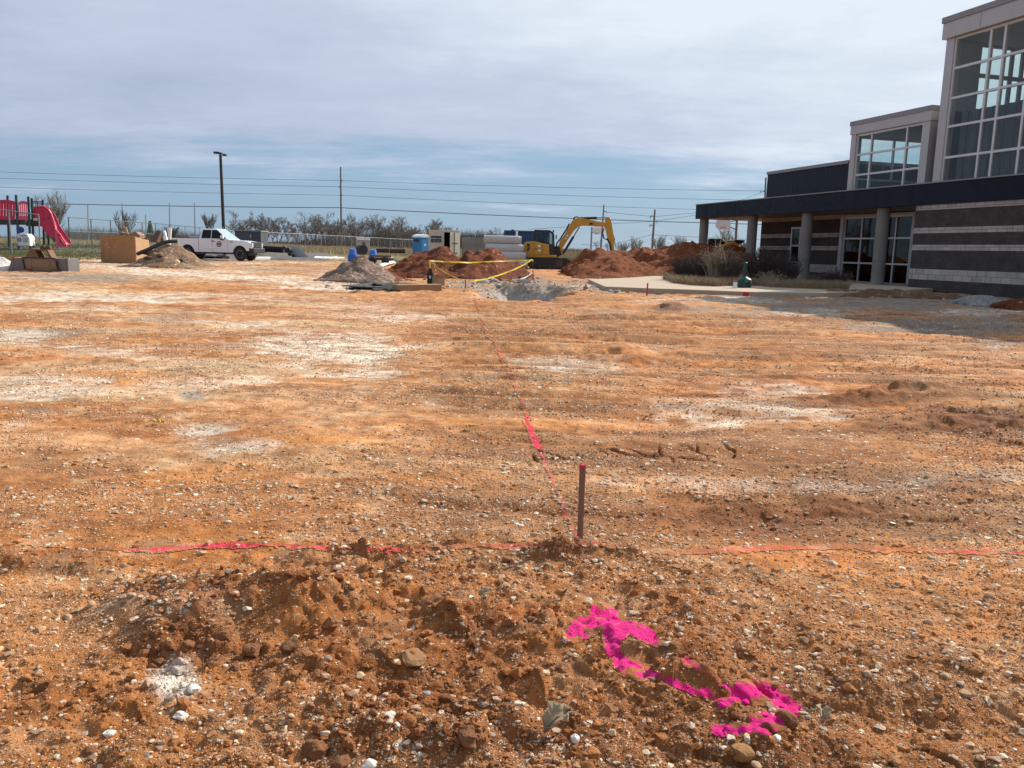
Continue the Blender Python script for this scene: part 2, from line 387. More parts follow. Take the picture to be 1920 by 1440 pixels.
    A = mixc(A, front*(1-near)*np.clip(1.9*stk-.30, 0, 1)*.35, (.58, .36, .17))
    A = mixc(A, front*np.clip(-1.9*stk-.12, 0, 1)*.65, (.31, .13, .045))
    A = mixc(A, front*np.clip(3.0*spk-.45, 0, 1)*.45, (.64, .46, .28))
    A = mixc(A, front*np.clip(-3.0*spk-.35, 0, 1)*.6, (.27, .115, .045))
    A = mixc(A, orange*.85, (.54, .225, .06))
    A = mixc(A, np.clip(berm, 0, 1)*.6, (.27, .10, .032)); A = mixc(A, tr*rutm*.8, (.27, .105, .036)); A = mixc(A, tr*sstep(.12, .30, np.abs(vnoise(x*.5, wy*3.7, 73)))*.22, (.56, .35, .17)); A = mixc(A, tr*sstep(.09, .015, np.abs(vnoise(x*.35+5, wy*3.9, 83)))*sstep(-.2, .25, vnoise(x*.8, wy*1.3, 87))*.7, (.22, .085, .03))  # shading of berms and ruts painted in as darker clay lines
    A = mixc(A, np.clip(grey*1.1, 0, 1)*.9, (.25, .22, .18))
    A = mixc(A, np.clip(white*(.85+1.3*spk+.5*stk), 0, 1)*.92, (.76, .68, .55))
    A = mixc(A, np.clip(near*(1-fore)*.55, 0, 1), (.48, .215, .070))
    A = mixc(A, np.clip(fore*.9, 0, 1), (.225, .077, .022))
    A = mixc(A, blobs([(330,1290,48,42,.9)])*.8, (.74, .69, .62))
    A = mixc(A, np.clip(dark*.85, 0, 1), (.185, .07, .025))
    A = mixc(A, ck, (.08, .03, .012))
    A = mixc(A, np.clip(pit*2.2, 0, 1), (.36, .335, .30))
    # pavement and grass further off
    px, py = pu, pv
    asph = sstep(0, 6, py-(477+.0*px))*sstep(0, 7, 497-py)*sstep(330, 380, px)*sstep(640, 590, px)
    pave_l = sstep(464, 467, py)*sstep(485, 481, py)*sstep(205, 190, px)
    gr_l = sstep(466, 469, py+2*n1)*sstep(489, 483, py+5*n1)*sstep(215, 190, px+20*n1)*front
    grass = np.clip(fbm(x, y, 1.2, 5, 131)+.5, 0, 1)
    G = np.stack([.075+.06*grass, .085+.04*grass, .028+.02*grass], 1)
    T = np.stack([.25+.14*grass, .19+.09*grass, .10+.05*grass], 1)
    fieldm = sstep(53, 60, y+4*n1) * sstep(3.0, -1.5, x-.02*y+2*n1) + sstep(58, 66, y)
    fieldm = np.clip(fieldm, 0, 1)*front
    gmix = np.clip(.55+1.6*fbm(x*.35, y, 9, 4, 151), 0, 1)*sstep(105, 70, y)
    FC = T*(1-gmix[:, None]) + G*1.25*gmix[:, None]
    A = A*(1-fieldm[:, None]) + FC*fieldm[:, None]
    A = A*(1-gr_l[:, None]) + G*gr_l[:, None]
    drive = sstep(462, 466, py)*sstep(473, 470, py)*sstep(700, 640, px)*sstep(470, 520, px)
    A = mixc(A, drive*.75*front, (.10, .11, .07))
    A = mixc(A, np.clip(asph*front*(1.1+1.2*n1), 0, 1), (.15, .14, .13))
    road = sstep(57, 59, y)*sstep(62.5, 60.5, y)*sstep(-16, -22, x)
    A = mixc(A, road, (.17, .16, .155))
    soft = np.clip(fieldm+gr_l+asph, 0, 1)
    return h, np.clip(A, 0, 1), fore, np.clip(white, 0, 1), soft, pu, pv, gravel
def ground_z(x, y):
    return float(terrain(np.array([float(x)]), np.array([float(y)]))[0][0])
def gpt(u, v, dz=0.0):
    p = gp(u, v); z = ground_z(p[0], p[1]); p = gp(u, v, z); return Vector((p[0], p[1], ground_z(p[0], p[1])+dz))

def ground_material(name='clay_ground', paint_c=None):
    b = NB(name); N, L = b.N, b.L
    al = b.attr('albedo'); al.attribute_type = 'GEOMETRY'
    mk = b.attr('mask'); ms = b.sep(mk.outputs['Color'])   # r fore, g white, b soft
    P = b.tc.outputs['Object']
    hard = b.math('SUBTRACT', 1.0, ms[2], clamp=True)
    c = al.outputs['Color']
    nf = b.noise(7, 8, .65); nm = b.noise(1.1, 8, .62, sc3=(.7, 1.3, 1))
    c = b.mix(1.0, c, b.mix(b.rng(nf, .3, .7), (.70, .66, .62, 1), (1.22, 1.22, 1.22, 1)), 'MULTIPLY')
    c = b.mix(1.0, c, b.mix(b.rng(nm, .32, .68), (.80, .76, .72, 1), (1.14, 1.14, 1.16, 1)), 'MULTIPLY')
    # grit and pebbles bedded in the clay
    warp = N.new('ShaderNodeVectorMath'); warp.operation = 'MULTIPLY_ADD'
    wn = N.new('ShaderNodeTexNoise'); wn.inputs['Scale'].default_value = 40; wn.inputs['Detail'].default_value = 2; L.new(P, wn.inputs['Vector'])
    L.new(wn.outputs['Color'], warp.inputs[0]); warp.inputs[1].default_value = (.012,)*3; L.new(P, warp.inputs[2])
    hgt = None
    dens = b.rng(b.noise(.9, 8, .68, sc3=(.6, 1.2, 1)), .38, .64)
    for scale, thr, amt in ((22, .42, .95), (52, .46, .95), (120, .5, .8)):
        v = b.voro(scale, vec=warp.outputs[0]); rc = b.sep(v.outputs['Color'])
        lim = b.math('MULTIPLY', b.math('ADD', b.math('MULTIPLY', rc[0], .7), .3), thr)
        inside = b.rng(b.math('SUBTRACT', lim, v.outputs['Distance']), 0, .10)
        keep = b.math('GREATER_THAN', b.math('ADD', rc[1], b.math('MULTIPLY', b.math('SUBTRACT', dens, .5), 1.1)), .62)
        st = b.math('MULTIPLY', b.math('MULTIPLY', inside, keep), hard)
        rmp = N.new('ShaderNodeValToRGB'); e = rmp.color_ramp.elements
        e[0].position = 0; e[0].color = (.24, .095, .035, 1); e[1].position = 1; e[1].color = (.80, .70, .56, 1)
        for p_, k in ((.22, (.36, .17, .07, 1)), (.45, (.56, .38, .22, 1)), (.75, (.72, .59, .42, 1))):
            q = e.new(p_); q.color = k
        L.new(rc[2], rmp.inputs[0])
        c = b.mix(b.math('MULTIPLY', st, amt), c, rmp.outputs[0])
        hh = b.math('MULTIPLY', st, 1.0/scale*.45)
        hgt = hh if hgt is None else b.math('ADD', hgt, hh)
    if paint_c:
        cv = b.sep(b.attr('paint').outputs['Color'])[0]; spn = b.noise(75, 6, .8)
        cv = b.rng(b.math('ADD', cv, b.math('MULTIPLY', b.math('SUBTRACT', spn, .5), 2.2)), .25, .9, 0, .95)
        c = b.mix(cv, c, b.mix(b.rng(b.noise(40, 5, .6), .3, .7), c4([q*.8 for q in paint_c]), c4(paint_c)))
    L.new(c, b.bsdf.inputs['Base Color'])
    b.bsdf.inputs['Roughness'].default_value = .93; b.bsdf.inputs['Specular IOR Level'].default_value = .18
    fine = b.math('MULTIPLY', b.noise(55, 8, .7), .012)
    med = b.math('MULTIPLY', b.noise(9, 6, .6), .03)
    tot = b.math('ADD', b.math('ADD', hgt, fine), med)
    L.new(b.bump(tot, 1.0, .85), b.bsdf.inputs['Normal'])
    return b.m
M_GROUND = ground_material()
rows = [.8]
while rows[-1] < 78: rows.append(rows[-1] + .0045*max(1, rows[-1]/2)**1.42)
while rows[-1] < 5000: rows.append(rows[-1]*1.08)
back = [-3000, -900, -300, -100, -40, -15, -6, -2.5, -1, -.2, .2, .45, .65]
ry = np.array(back+rows); nr = len(ry)
s_in = np.linspace(-.80, .80, 1150); e_out = np.array([.15, .4, 1, 2.5, 6, 15, 40, 120, 400, 1200, 3500])
X = s_in[None, :]*(np.maximum(ry, .8)+.75)[:, None]
GX = np.concatenate([X[:, :1]-e_out[::-1][None, :], X, X[:, -1:]+e_out[None, :]], 1); nc = GX.shape[1]
GY = np.repeat(ry[:, None], nc, 1)
gx, gy = GX.ravel(), GY.ravel()
gh, gA, gfore, gwhite, gsoft, gpu, gpv, ggrav = terrain(gx, gy)
ii = (np.arange(nr-1)[:, None]*nc + np.arange(nc-1)[None, :]).ravel()
gq = np.stack([ii, ii+1, ii+nc+1, ii+nc], 1)
gV = np.stack([gx, gy, gh], 1)
ground = np_mesh('ground', gV, gq, M_GROUND, True); tag(ground, kind='structure')
tpu, tpv = proj(gx, np.maximum(gy, .9), gh)      # where each point of the relief really appears
set_col(ground, 'albedo', np.concatenate([gA, np.ones((len(gx), 1))], 1))
set_col(ground, 'mask', np.stack([gfore, gwhite, gsoft, np.ones_like(gx)], 1))

# ---- spray paint lying on the ground (subset of the ground's own faces, a few mm above)
def arrow_mask(u, v, x, y, k=.75):
    n = fbm(x, y, .05, 3, 201) if k else 0; d = np.full(u.shape, 1e9)
    for pts, w in ARROW: d = np.minimum(d, dseg(u, v, pts)/w)
    return d + k*n
def paint(name, d, m, lim, cov):
    fm = (d[gq] < lim).all(1); f = gq[fm]; u, inv = np.unique(f, return_inverse=True); V = gV[u].copy(); V[:, 2] += .0025*np.maximum(1, V[:, 1]/5)
    o = np_mesh(name, V, inv.reshape(f.shape), m, True); n = len(u)
    set_col(o, 'albedo', np.concatenate([gA[u], np.ones((n, 1))], 1)); set_col(o, 'mask', np.stack([gfore[u], gwhite[u], gsoft[u], np.ones(n)], 1)); set_col(o, 'paint', np.stack([cov[u]]*3+[np.ones(n)], 1)); return o
M_PINK = ground_material('pink_painted_clay', (.82, .016, .235)); M_RED = ground_material('red_painted_clay', (.86, .05, .11))
sel = (tpv > 1080) & (tpv < 1440) & (tpu > 1000) & (tpu < 1560) & (gy > .8)
am = np.full(len(gx), 9.0); am[sel] = arrow_mask(tpu[sel], tpv[sel], gx[sel], gy[sel], 0.0)
an = np.zeros(len(gx)); an[sel] = fbm(gx[sel], gy[sel], .05, 4, 201, .7); cov = sstep(1.3, .45, am+1.7*an)*np.where((tpu > 1275) & (tpv < 1285), .6, .95)
o = paint('paint_arrow', am, M_PINK, 1.5, cov)
tag(o, 'bright pink spray painted arrow with a curled tail on the red soil in the foreground', 'paint marking')
for key, lab in (('long', 'thin red pink spray line running away from the wooden stake across the dirt'), ('cross', 'broken pink spray line running left to right past the foot of the near wooden stake')):
    sel = (tpv > 548) & (tpv < 1060) & (gy > .8)
    d = np.full(len(gx), 1e9); cov = np.zeros(len(gx)); xs, ys = gx[sel], gy[sel]; uu, vv = tpu[sel], tpv[sel]
    n = fbm(xs, ys, .10, 5, 211, .65); nl = fbm(xs, ys, .9, 3, 221)
    w = np.where(np.abs(vv-812) < 28, 7.0, 3.3)*np.clip(vv/850, .55, 1.3) if key == 'long' else np.full(len(xs), 4.2)
    dd = dseg(uu+(7*n if key == 'long' else 0), vv+(0 if key == 'long' else 7*n), LINES[key])/w; d[sel] = dd
    fade = np.clip(np.where(np.abs(vv-812) < 30, 1.0, .60)-1.2*np.maximum(nl, 0), np.where(vv < 770, .5, .25), 1) if key == 'long' else np.clip(.52-.7*nl+(uu-950)/6500, .30, .75)
    cov[sel] = sstep(1.2, .45, dd+.9*n)*fade
    o = paint('paint_line', d, M_RED, 1.5, cov); tag(o, lab, 'paint marking', 'spray painted survey lines')

# ---- gravel and clods strewn over the ground
def ico(sub):
    import bmesh
    bm = bmesh.new(); bmesh.ops.create_icosphere(bm, subdivisions=sub, radius=1.0)
    v = np.array([p.co[:] for p in bm.verts]); f = np.array([[q.index for q in t.verts] for t in bm.faces]); bm.free(); return v, f
def rand_rot(rs, n):
    q = rs.normal(size=(n, 4)); q /= np.linalg.norm(q, axis=1)[:, None]; w, x, y, z = q.T
    return np.stack([1-2*(y*y+z*z), 2*(x*y-z*w), 2*(x*z+y*w), 2*(x*y+z*w), 1-2*(x*x+z*z), 2*(y*z-x*w), 2*(x*z-y*w), 2*(y*z+x*w), 1-2*(x*x+y*y)], 1).reshape(n, 3, 3)
def protos_(sub, K, seed, cuts=9, rough=.0, lo=.5, hi=.85):
    rs = np.random.RandomState(seed); bv, bf = ico(sub); out = []
    for k in range(K):
        V = bv.copy(); pl = rs.normal(size=(cuts, 3)); pl /= np.linalg.norm(pl, axis=1)[:, None]
        for q, d in zip(pl, rs.uniform(lo, hi, cuts)): V = V-np.maximum(V@q-d, 0)[:, None]*q[None]
        if rough:
            u_ = V[:, 0]*1.3+V[:, 2]*.9+k*7.7; w_ = V[:, 1]*1.3-V[:, 2]*1.1+k*3.1
            V = V*(1+rough*(fbm(u_, w_, .9, 4, seed+k, .62)*1.6))[:, None]
        out.append(V)
    return np.array(out), bf
def scatter2(name, cx, cy, cz, size, colr, m, P_, bf, seed, smooth, embed, flat=(.55, 1.0), tilt=1.0):
    rs = np.random.RandomState(seed); n = len(cx); V = P_[rs.randint(0, len(P_), n)]
    V = np.einsum('nij,nkj->nki', rand_rot(rs, n), V); V = V*np.stack([rs.uniform(.8, 1.35, n), rs.uniform(.7, 1.1, n), rs.uniform(flat[0], flat[1], n)], 1)[:, None, :]
    a = rs.uniform(0, 6.28, n); ca, sa = np.cos(a)[:, None], np.sin(a)[:, None]; X_ = V[:, :, 0]*ca-V[:, :, 1]*sa; Y_ = V[:, :, 0]*sa+V[:, :, 1]*ca; V = np.stack([X_, Y_, V[:, :, 2]], 2)*(size*.55)[:, None, None]
    V[:, :, 0] += cx[:, None]; V[:, :, 1] += cy[:, None]; V[:, :, 2] += (cz+size*embed)[:, None]; nv = P_.shape[1]
    o = np_mesh(name, V.reshape(-1, 3), (bf[None]+(np.arange(n)*nv)[:, None, None]).reshape(-1, 3), m, smooth)
    set_col(o, 'albedo', np.concatenate([np.repeat(colr, nv, 0), np.ones((n*nv, 1))], 1)); return o
def scatter(name, cx, cy, cz, size, colr, m, sub=1, seed=0, jitter=.28, flat=(.45, 1.0), smooth=False, embed=.25):
    rs = np.random.RandomState(seed); bv, bf = ico(sub); n = len(cx)
    V = bv[None]*(1+jitter*rs.uniform(-1, 1, (n, len(bv), 1)))
    S = np.stack([rs.uniform(.75, 1.3, n), rs.uniform(.55, 1.0, n), rs.uniform(flat[0], flat[1], n)], 1)
    V = V*S[:, None, :]; V = np.einsum('nij,nkj->nki', rand_rot(rs, n), V)
    V[:, :, 2] *= .8; V = V*(size*.5)[:, None, None]
    V[:, :, 0] += cx[:, None]; V[:, :, 1] += cy[:, None]; V[:, :, 2] += (cz+size*embed)[:, None]
    Fq = (bf[None]+(np.arange(n)*len(bv))[:, None, None]).reshape(-1, 3)
    o = np_mesh(name, V.reshape(-1, 3), Fq, m, smooth)
    set_col(o, 'albedo', np.concatenate([np.repeat(colr, len(bv), 0), np.ones((n*len(bv), 1))], 1)); return o
def stone_material(name, bump=.004, bs=120, var=.3):
    b = NB(name); al = b.attr('albedo')
    c = b.mix(1.0, al.outputs['Color'], b.mix(b.rng(b.noise(45, 6, .65), .3, .7), (1-var, 1-var*1.05, 1-var*1.1, 1), (1.12, 1.12, 1.12, 1)), 'MULTIPLY')
    b.L.new(c, b.bsdf.inputs['Base Color']); b.bsdf.inputs['Roughness'].default_value = .88; b.bsdf.inputs['Specular IOR Level'].default_value = .25
    b.L.new(b.bump(b.noise(bs, 6, .65), bump, .9), b.bsdf.inputs['Normal']); return b.m
M_STONE = stone_material('limestone_gravel'); M_CLOD = stone_material('clay_clods', .012, 60, .35)
def flat_to_ground(u, v):
    a = fw[None]*F + rt[None]*(u[:, None]-960) - upv[None]*(v[:, None]-720)
    t = -CAMH/a[:, 2]; return a[:, 0]*t, a[:, 1]*t
def strew():
    rs = np.random.RandomState(5); n = 225000
    u = rs.uniform(-260, 2180, n); v = 575+(1500-575)*rs.uniform(0, 1, n)**.8
    x, y = flat_to_ground(u, v)
    h, A, fore, white, soft, pu, pv, grav = terrain(x, y)
    clu = sstep(-.12, .22, fbm(x*.55, y*1.3, .9, 5, 505, .62)); prob = np.clip(.22+.75*grav+.45*white+.1*fore, 0, 1); prob = np.where(y > 3.6, np.clip(.10+.95*clu+.5*white, 0, 1), prob)*(soft < .2)
    k = rs.uniform(0, 1, n) < prob
    x, y, h, A, fore, white, pu, pv, grav = [q[k] for q in (x, y, h, A, fore, white, pu, pv, grav)]; n = len(x)
    spx = 2.5*rs.uniform(0, 1, n)**(-1/3.0); spx = np.minimum(spx, 20)
    spx = np.where(y > 4.5, np.minimum(spx, 6.5), spx); size = np.clip(spx*y/F, .003, np.where(fore > .4, .055, .045)); size = np.minimum(size, np.interp(y, [1.5, 3, 5, 15], [.036, .030, .026, .042]))
    t = rs.uniform(0, 1, n); pw = .15+.15*grav+.5*white-.07*fore
    C = np.empty((n, 3)); br = rs.uniform(.75, 1.2, (n, 1))
    C[:] = A*br*np.array([1.05, 1.05, 1.05])
    tan = t < pw+.40-.18*fore+.4*np.clip((y-4)/4, 0, 1); C[tan] = np.array([.56, .39, .235])*br[tan]
    pk = t < pw+.12; C[pk] = np.array([.55, .40, .28])*br[pk]
    wh = t < pw*.85; C[wh] = np.array([.76, .66, .50])*br[wh]
    gy_ = rs.uniform(0, 1, n) < .03; C[gy_] = np.array([.36, .32, .27])*br[gy_]
    far_ = np.clip((y-3)/6, 0, 1)[:, None]; C = C*(1-far_*.0)*(1+.25*far_); dusty = rs.uniform(0, .55, (n, 1)); C = C*(1-dusty)+A*dusty*1.1
    return x, y, h, size, np.clip(C, 0, .85), pu, pv
sx, sy, sh, ssz, sC, spu, spv = strew()
spu, spv = proj(sx, sy, sh); pk = (spv > 1090) & (spu > 1000) & (spu < 1560)
pinkm = np.zeros(len(sx), bool); pinkm[pk] = arrow_mask(spu[pk], spv[pk], sx[pk], sy[pk]) < .95
rsx = np.random.RandomState(2)
sC[pinkm] = np.where(rsx.uniform(0, 1, (pinkm.sum(), 1)) < .88, np.array([[.90, .012, .29]])*rsx.uniform(.7, 1, (pinkm.sum(), 1)), sC[pinkm]*.6+np.array([[.3, .02, .1]]))
ap = ssz*F/np.maximum(sy, .5)
small = ap < 7
o = scatter('gravel', sx[small], sy[small], sh[small], ssz[small], sC[small], M_STONE, 1, 1, .3, (.35, .75), embed=.10); tag(o, kind='stuff')
PG, bfG = protos_(3, 14, 17, 11, .06); o = scatter2('coarse_gravel', sx[~small], sy[~small], sh[~small], ssz[~small], sC[~small], M_STONE, PG, bfG, 2, False, .08, (.35, .75)); tag(o, kind='stuff')
def clods():
    rs = np.random.RandomState(9); n = 10000
    u = rs.uniform(-150, 2070, n); v = rs.uniform(800, 1490, n); x, y = flat_to_ground(u, v)
    h, A, fore, white, soft, pu, pv, grav = terrain(x, y)
    qu, qv = proj(x, y, h); k = (rs.uniform(0, 1, n) < np.clip(.9*fore**1.5+.02, 0, 1)) & (arrow_mask(qu, qv, x, y, 0) > 1.2); x, y, h, A, pv = x[k], y[k], h[k], A[k], pv[k]; n = len(x)
    size = np.minimum(.0095*rs.uniform(0, 1, n)**(-1/2.7), .040)
    C = A*rs.uniform(.8, 1.35, (n, 1))
    PC, bfC = protos_(3, 14, 29, 10, .20, .45, .9); return scatter2('clay_clods', x, y, h, size, np.clip(C, 0, .6), M_CLOD, PC, bfC, 4, False, .06, (.6, 1.0))
tag(clods(), kind='stuff')

# ------------------------------------------------------------------ school building
TH, WD, T0 = R(16.65), 23.25, -30.0
mvec = np.array([math.cos(TH), math.sin(TH), 0]); avec = np.array([math.sin(TH), -math.cos(TH), 0])
def wl(u, v, o=0.0):
    """pixel -> (x, z) in the building's own frame, on the plane o metres in front of the main wall"""
    d = ray(u, v); p = d*(WD-o)/(d@mvec); return float(p@avec)-T0, float(p[2]+CAMH)
def bw(x, o, z=0.0):
    p = mvec*(WD-o)+avec*(x+T0); return Vector((p[0], p[1], z))
def block_material():
    b = NB('striped_block'); N, L = b.N, b.L
    P = b.tc.outputs['Object']
    sx = N.new('ShaderNodeSeparateXYZ'); L.new(P, sx.inputs[0])
    xy = b.math('ADD', sx.outputs[0], sx.outputs[1]); cmb = N.new('ShaderNodeCombineXYZ'); L.new(xy, cmb.inputs[0]); L.new(b.math('ADD', sx.outputs[2], -.03), cmb.inputs[1])
    def brick(h, w, mort, off):
        k = N.new('ShaderNodeTexBrick'); k.inputs['Scale'].default_value = 1; k.inputs['Brick Width'].default_value = w; k.inputs['Row Height'].default_value = h
        k.inputs['Mortar Size'].default_value = mort; k.inputs['Mortar Smooth'].default_value = .1; k.offset = off; k.inputs['Bias'].default_value = 0
        k.inputs['Color1'].default_value = (.85, .85, .85, 1); k.inputs['Color2'].default_value = (1.1, 1.1, 1.1, 1); k.inputs['Mortar'].default_value = (.45, .45, .45, 1)
        L.new(cmb.outputs[0], k.inputs['Vector']); return k
    bk = brick(.2, .4, .008, .5)
    z = sx.outputs[2]; white = None
    for z0, z1 in ((.43, .83), (1.51, 1.71), (2.13, 2.33), (2.97, 3.17)):
        k = b.math('MULTIPLY', b.math('GREATER_THAN', z, z0), b.math('LESS_THAN', z, z1)); white = k if white is None else b.math('MAXIMUM', white, k)
    st = b.rng(b.noise(1.4, 7, .65, sc3=(3.5, 3.5, .5)), .46, .72, 0, .55)
    wcol = b.mix(st, (.47, .43, .38, 1), (.21, .17, .145, 1))
    dcol = b.mix(b.rng(b.noise(2.2, 7, .65), .3, .7), (.060, .050, .044, 1), (.092, .078, .069, 1))
    wc = b.mix(1, wcol, bk.outputs['Color'], 'MULTIPLY')
    bk2 = brick(.1, .4, .004, .5); dc = b.mix(.55, dcol, b.mix(1, dcol, bk2.outputs['Color'], 'MULTIPLY'))
    L.new(b.mix(white, dc, wc), b.bsdf.inputs['Base Color']); b.bsdf.inputs['Roughness'].default_value = .9; b.bsdf.inputs['Specular IOR Level'].default_value = .2
    rough = b.math('MULTIPLY', b.noise(22, 6, .7), b.math('ADD', b.math('MULTIPLY', white, -.012), .016))
    L.new(b.bump(b.math('ADD', rough, b.math('MULTIPLY', bk.outputs['Fac'], -.006)), 1.0, .8), b.bsdf.inputs['Normal']); return b.m
M_BLOCK = block_material()
M_NAVY = mat('navy_metal', (.0045, .008, .021), .5, .0, .12, 1.5, dirt=(.012, .015, .026), dirt_amt=.25, spec=.2)
M_ALU = mat('aluminium_panel', (.45, .44, .435), .42, .35, .06, 1.2, dirt=(.30, .28, .26), dirt_amt=.25)
M_FRAME = mat('aluminium_frame', (.60, .60, .59), .4, .4, .06, 3)
M_COPE = mat('coping_metal', (.26, .25, .25), .45, .4, .08, 2)
M_CONC = mat('column_concrete', (.22, .205, .18), .9, 0, .16, 2.2, .004, 30, dirt=(.10, .088, .075), dirt_amt=.5)
M_SOFFIT = mat('soffit_panel', (.30, .28, .26), .8, 0, .08, 2)
M_INT = mat('interior_plaster', (.30, .32, .34), .9, 0, .06, 1)
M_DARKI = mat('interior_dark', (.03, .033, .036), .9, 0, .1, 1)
M_TGLASS = glass_mat('tinted_glass', (.88, .93, .92), .9, .02, .99)
M_DGLASS = glass_mat('dark_door_glass', (.55, .62, .62), .9, .02, .7)
M_PLAST = mat('plastic_sheet', (.075, .09, .11), .35, 0, .2, 3, .02, 5)

bld = thing('school_building', 'low building of dark and white striped block with navy fascia, round columns and glass towers', 'building', bw(-T0*0+0, 0.0), TH-R(90))
XR = 20.0      # right end, outside the picture
m = MB(); m.box(4.62, XR, 0, .30, -.3, 3.15); m.build('bay_wall', M_BLOCK, bld)
m = MB(); m.box(-9.35, -2.1, 2.5, 2.75, -.3, 3.4)
rec = m.build('recessed_wall', M_BLOCK, bld)
m = MB(); m.box(-9.35, -9.1, 2.75, 12, -.3, 3.6); m.box(-9.35, XR, 11.8, 12, -.3, 3.6); m.build('rear_wall', M_BLOCK, bld)
# canopy: fascia, soffit and roof
m = MB(); m.box(-12.05, XR, -.06, .10, 3.15, 3.92); m.box(-12.05, -11.9, .10, 12.0, 3.15, 3.92)
fa = m.build('fascia', M_NAVY, bld, bevel=.012)
m = MB()
for k in range(11): m.box(-11.0+k*3.05, -11.0+k*3.05+.012, -.066, -.06, 3.16, 3.90)
m.build('panel_joint', mat('joint_dark', (.004, .005, .009), .6), fa)
m = MB(); m.box(-12.07, XR, -.09, .12, 3.92, 3.965); m.box(-12.07, -11.88, .12, 12, 3.92, 3.965); m.build('coping', M_COPE, fa)
m = MB(); m.box(-11.9, 4.62, .10, 2.5, 3.17, 3.22); m.box(-11.9, -9.35, 2.5, 12, 3.17, 3.22); m.build('soffit', M_SOFFIT, bld)
m = MB(); m.box(-11.9, XR, .10, 11.9, 3.70, 3.78); m.build('roof', mat('roof_membrane', (.22, .22, .21), .9), bld)
# round columns
for k, (u, v) in enumerate(((1319, 409), (1410, 404), (1513, 400), (1655, 392))):
    x, _ = wl(u, v, -.25); m = MB()
    m.lathe([(.262, -.3), (.262, .0), (.252, .02), (.250, 1.1), (.254, 1.12), (.250, 1.14), (.250, 2.2), (.254, 2.22), (.250, 2.24), (.250, 3.17)], 28, Matrix.Translation((x, .32, 0)))
    m.build('column', M_CONC, bld, smooth=35)
def grid_window(name, parent, x0, x1, y, z0, z1, xs, zs, fw_=.06, depth=.10, glass=M_TGLASS, mframe=M_FRAME, axis='x', margin=.08):
    """framed window with mullions at xs, transoms at zs; one frame part with a pane for every light"""
    def B(mb, a0, a1, d0, d1, q0, q1):
        if axis == 'x': mb.box(a0, a1, d0, d1, q0, q1)
        else: mb.box(d0, d1, a0, a1, q0, q1)
    m = MB(); X = [x0]+list(xs)+[x1]; Z = [z0]+list(zs)+[z1]
    B(m, x0, x0+margin, y, y+depth, z0, z1); B(m, x1-margin, x1, y, y+depth, z0, z1)
    B(m, x0+margin, x1-margin, y+.002, y+depth-.002, z0, z0+margin); B(m, x0+margin, x1-margin, y+.002, y+depth-.002, z1-margin, z1)
    for q in xs: B(m, q-fw_/2, q+fw_/2, y+.004, y+depth-.004, z0+margin, z1-margin)
    ex = [x0+margin]+[q for p in xs for q in (p-fw_/2, p+fw_/2)]+[x1-margin]
    for q in zs:
        for i in range(0, len(ex), 2): B(m, ex[i], ex[i+1], y+.006, y+depth-.006, q-fw_/2, q+fw_/2)
    fr = m.build(name, mframe, parent)
    ez = [z0+margin]+[q for p in zs for q in (p-fw_/2, p+fw_/2)]+[z1-margin]
    g = MB()
    for i in range(0, len(ex), 2):
        for j in range(0, len(ez), 2): B(g, ex[i], ex[i+1], y+depth*.5, y+depth*.5+.012, ez[j], ez[j+1])
    g.build('panes', glass, fr); return fr
# entrance glazing under the canopy (two bays), narrow window further left
def wx(u, v, o): return wl(u, v, o)[0]
xd0, xd1 = wx(1581, 400, -2.45), wx(1724, 396, -2.45)
jm = wx(1656, 450, -2.45)
grid_window('door_window', bld, xd0+.22, jm-.02, 2.40, .06, 3.02, [wx(1617, 430, -2.45)], [.95, 2.05], .07, .12, M_DGLASS)
grid_window('door_window', bld, jm+.02, xd1-.22, 2.40, .06, 3.02, [wx(1681, 430, -2.45)], [.95, 2.05], .07, .12, M_DGLASS)
m = MB(); m.box(xd0, xd0+.22, 2.34, 2.62, -.05, 3.12); m.box(xd1-.22, xd1, 2.34, 2.62, -.05, 3.12); m.box(xd0+.22, xd1-.22, 2.36, 2.60, 3.02, 3.12)
m.build('door_surround', M_ALU, bld)
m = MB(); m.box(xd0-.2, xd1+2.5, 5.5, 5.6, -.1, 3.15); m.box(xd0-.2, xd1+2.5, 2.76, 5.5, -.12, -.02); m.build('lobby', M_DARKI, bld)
m = MB(); m.box(xd1, 4.62, 2.5, 2.75, -.3, 3.17); m.box(4.4, 4.62, .1, 2.5, -.3, 3.15); m.build('return_wall', M_BLOCK, bld)
x0, x1 = wx(1484, 440, -2.45), wx(1502, 440, -2.45)
grid_window('side_window', bld, x0, x1, 2.42, .86, 2.65, [], [1.72], .06, .10, M_DGLASS)
# navy box on the roof, left of the towers
def box_metal():
    b = NB('navy_ribbed'); w = b.N.new('ShaderNodeTexWave'); w.wave_type = 'BANDS'; w.bands_direction = 'X'; w.inputs['Scale'].default_value = 3.2; b.L.new(b.tc.outputs['Object'], w.inputs['Vector'])
    c = b.mix(b.noise(1.5, 5), (.005, .010, .022, 1), (.008, .014, .030, 1)); b.L.new(c, b.bsdf.inputs['Base Color']); b.bsdf.inputs['Roughness'].default_value = .45; b.bsdf.inputs['Specular IOR Level'].default_value = .2
    b.L.new(b.bump(w.outputs['Fac'], .02, .6), b.bsdf.inputs['Normal']); return b.m
m = MB(); m.box(-6.06, -.12, .50, 8, 3.78, 5.14); rb = m.build('roof_box', box_metal(), bld)
m = MB(); m.box(-6.10, -.12, .46, 8.04, 5.14, 5.28); m.build('coping', M_COPE, rb)
